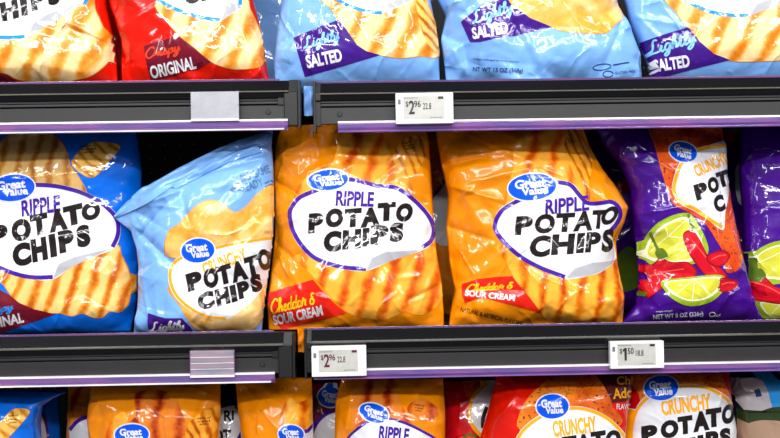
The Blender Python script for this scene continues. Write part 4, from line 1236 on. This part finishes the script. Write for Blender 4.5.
b.panel([(468, 415), (473, 398), (484, 386), (498, 380), (508, 384), (508, 440), (490, 438), (474, 428)], [[(496, 380), (484, 386), (473, 398), (469, 415), (474, 428), (486, 440)]], AMBER)
b.words(ribbon([(487, 407), (483, 418), (483, 428)], 4), BLACK)
for ly in ((blob([(455, 440), (460, 435), (475, 434), (480, 442), (465, 448)]), SCARLET),):
    b.chilli(ly)
for ly in ((ribbon([(463, 438), (470, 434), (476, 437)], 2.5), STEM),):
    b.prt('stem_picture', [ly])


def crunchy_panel(b, pts, bor, crun, lets, lg, rot):
    b.panel(pts, [bor], AMBER, 3.2)
    b.words(text('CRUNCHY', *crun, .042), AMBER)
    b.words(letters(lets, rot), BLACK)
    b.logo(*lg)


b = Bag('bright red crunchy chips bag with a speckled orange chip, bottom row', RED,
        [(482, B0), (482, 500), (481, 440), (488, 415), (494, 395), (498, 378)], [(630, B0), (628, 500), (626, 440), (630, 410), (636, 366)], .075, dC, seed=36, group=G3, lean=.06, crumple=.9, topfull=.16,
        creases=[(500, 385, 520, 398, .005, .005), (500, 420, 516, 398, .005, .006)])
b.chip([(520, 430), (520, 412), (528, 398), (540, 386), (552, 378), (600, 372), (608, 385), (612, 405), (620, 425), (560, 440)], CH_SPICE, edge=False)
b.banner([(599, 372), (636, 372), (632, 399), (612, 403), (606, 390)], DKCHOC, [(text('Chi', 624.5, 380.5, 16, 8.5, 3, .025), AMBER), (text('Ado', 622.5, 393, 20, 10.5, 5, .025), AMBER)])
b.words(text('FLAVOR', 625, 406.5, 17, 5.6, 0, .01), WHITE, 'small_print', b.root)
crunchy_panel(b, [(507, 480), (511, 450), (520, 431), (536, 417), (556, 409), (578, 406), (597, 411), (612, 420), (625, 434), (632, 450), (630, 500), (560, 530), (512, 510)],
              [(509, 480), (513, 450), (522, 432), (537, 419), (556, 411), (578, 408), (597, 413), (611, 421.5), (623, 435), (630, 450)],
              (574.5, 426.5, 44, 16.5, 7), [('P', 528, 545, 446, 463), ('O', 545, 562, 441, 458), ('T', 561, 577, 436, 453), ('A', 575, 592, 434, 451), ('T', 590, 606, 431, 448), ('O', 605, 621, 430, 447)], (552.5, 406.5, 16, 12, 2), 8)

b = Bag('shaded red bag behind, between the two bright red bags', DKRED, [(600, B0), (602, 450), (606, 382)], [(672, B0), (674, 450), (668, 382)], .235, dC, seed=66, group=G3, D=.05, ns=60, nt=90)
b.chip([(628, 385), (640, 383), (640, 410), (632, 420), (626, 405)], CH_HOT, edge=False)

b = Bag('red crunchy potato chips bag below the $1.50 price tag', DKRED,
        [(628, B0), (626, 500), (624, 440), (627, 410), (634, 368)], [(739, B0), (738, 500), (737, 440), (735, 405), (733, 370)], .10, dC, seed=37, group=G3, lean=.06, crumple=.6, topfull=.14,
        creases=[(700, 382, 712, 370, .003, .002), (720, 405, 728, 388, .003, .003)])
b.chip([(640, 400), (644, 372), (700, 368), (720, 370), (724, 382), (728, 400), (690, 400), (655, 405)], CH_SPICE, edge=False)
crunchy_panel(b, [(629, 470), (629, 435), (633, 413), (643, 398), (660, 389), (684, 384), (706, 386), (722, 393), (732, 402), (739, 420), (740, 480), (700, 520), (640, 510)],
              [(631, 470), (631, 435), (635, 414), (645, 400), (661, 391), (684, 386), (706, 388), (721, 395), (730, 403.5), (737, 420)],
              (686, 404.5, 50, 16.5, 7.5), [('P', 641, 658, 425, 443), ('O', 660, 679, 420, 438), ('T', 677, 693, 416, 434), ('A', 692, 710, 411, 431), ('T', 705, 722, 408, 427), ('O', 721, 735, 404, 424, 0),
                                             ('C', 664, 680, 442, 459), ('H', 680, 696, 438, 455), ('I', 697, 704, 435, 452), ('P', 705, 719, 431, 449), ('S', 719, 731, 428, 446)], (661, 388, 17, 12.2, 2), 9)

b = Bag('bag printed with a lighthouse above dunes, lower right corner', DUSK,
        [(738, B0), (738, 500), (736, 420), (735, 368)], [(868, B0), (870, 480), (864, 365)], .135, dC, seed=38, group=G3, lean=.06, crumple=.6, topfull=.12)
b.prt('sky_picture', [(curve_fill([[(757, 366), (800, 364), (800, 425), (772, 412), (768, 398)]]), SKYBL)])
b.prt('lighthouse_picture', [(curve_fill([[(735, 384), (757, 377), (762, 380), (772, 406), (768, 414), (747, 414), (741, 398)]]), TOWER), (curve_fill([[(754, 390), (759, 388), (762, 396), (756, 397)]]), INK)])
b.prt('grass_picture', [(blob([(736, 418), (745, 412), (760, 411), (775, 407), (800, 408), (800, 424), (770, 422), (750, 424), (736, 426)]), GRASS)])
b.prt('sand_picture', [(blob([(736, 428), (748, 423), (765, 420), (790, 424), (800, 440), (800, 520), (738, 520)]), SAND)])
b.prt('round_emblem', [(oval(792, 364, 27, 22), SKYBL), (ribbon([(792 + 21 * math.cos(a * .3), 364 + 17 * math.sin(a * .3)) for a in range(22)], 5), BLACK)])
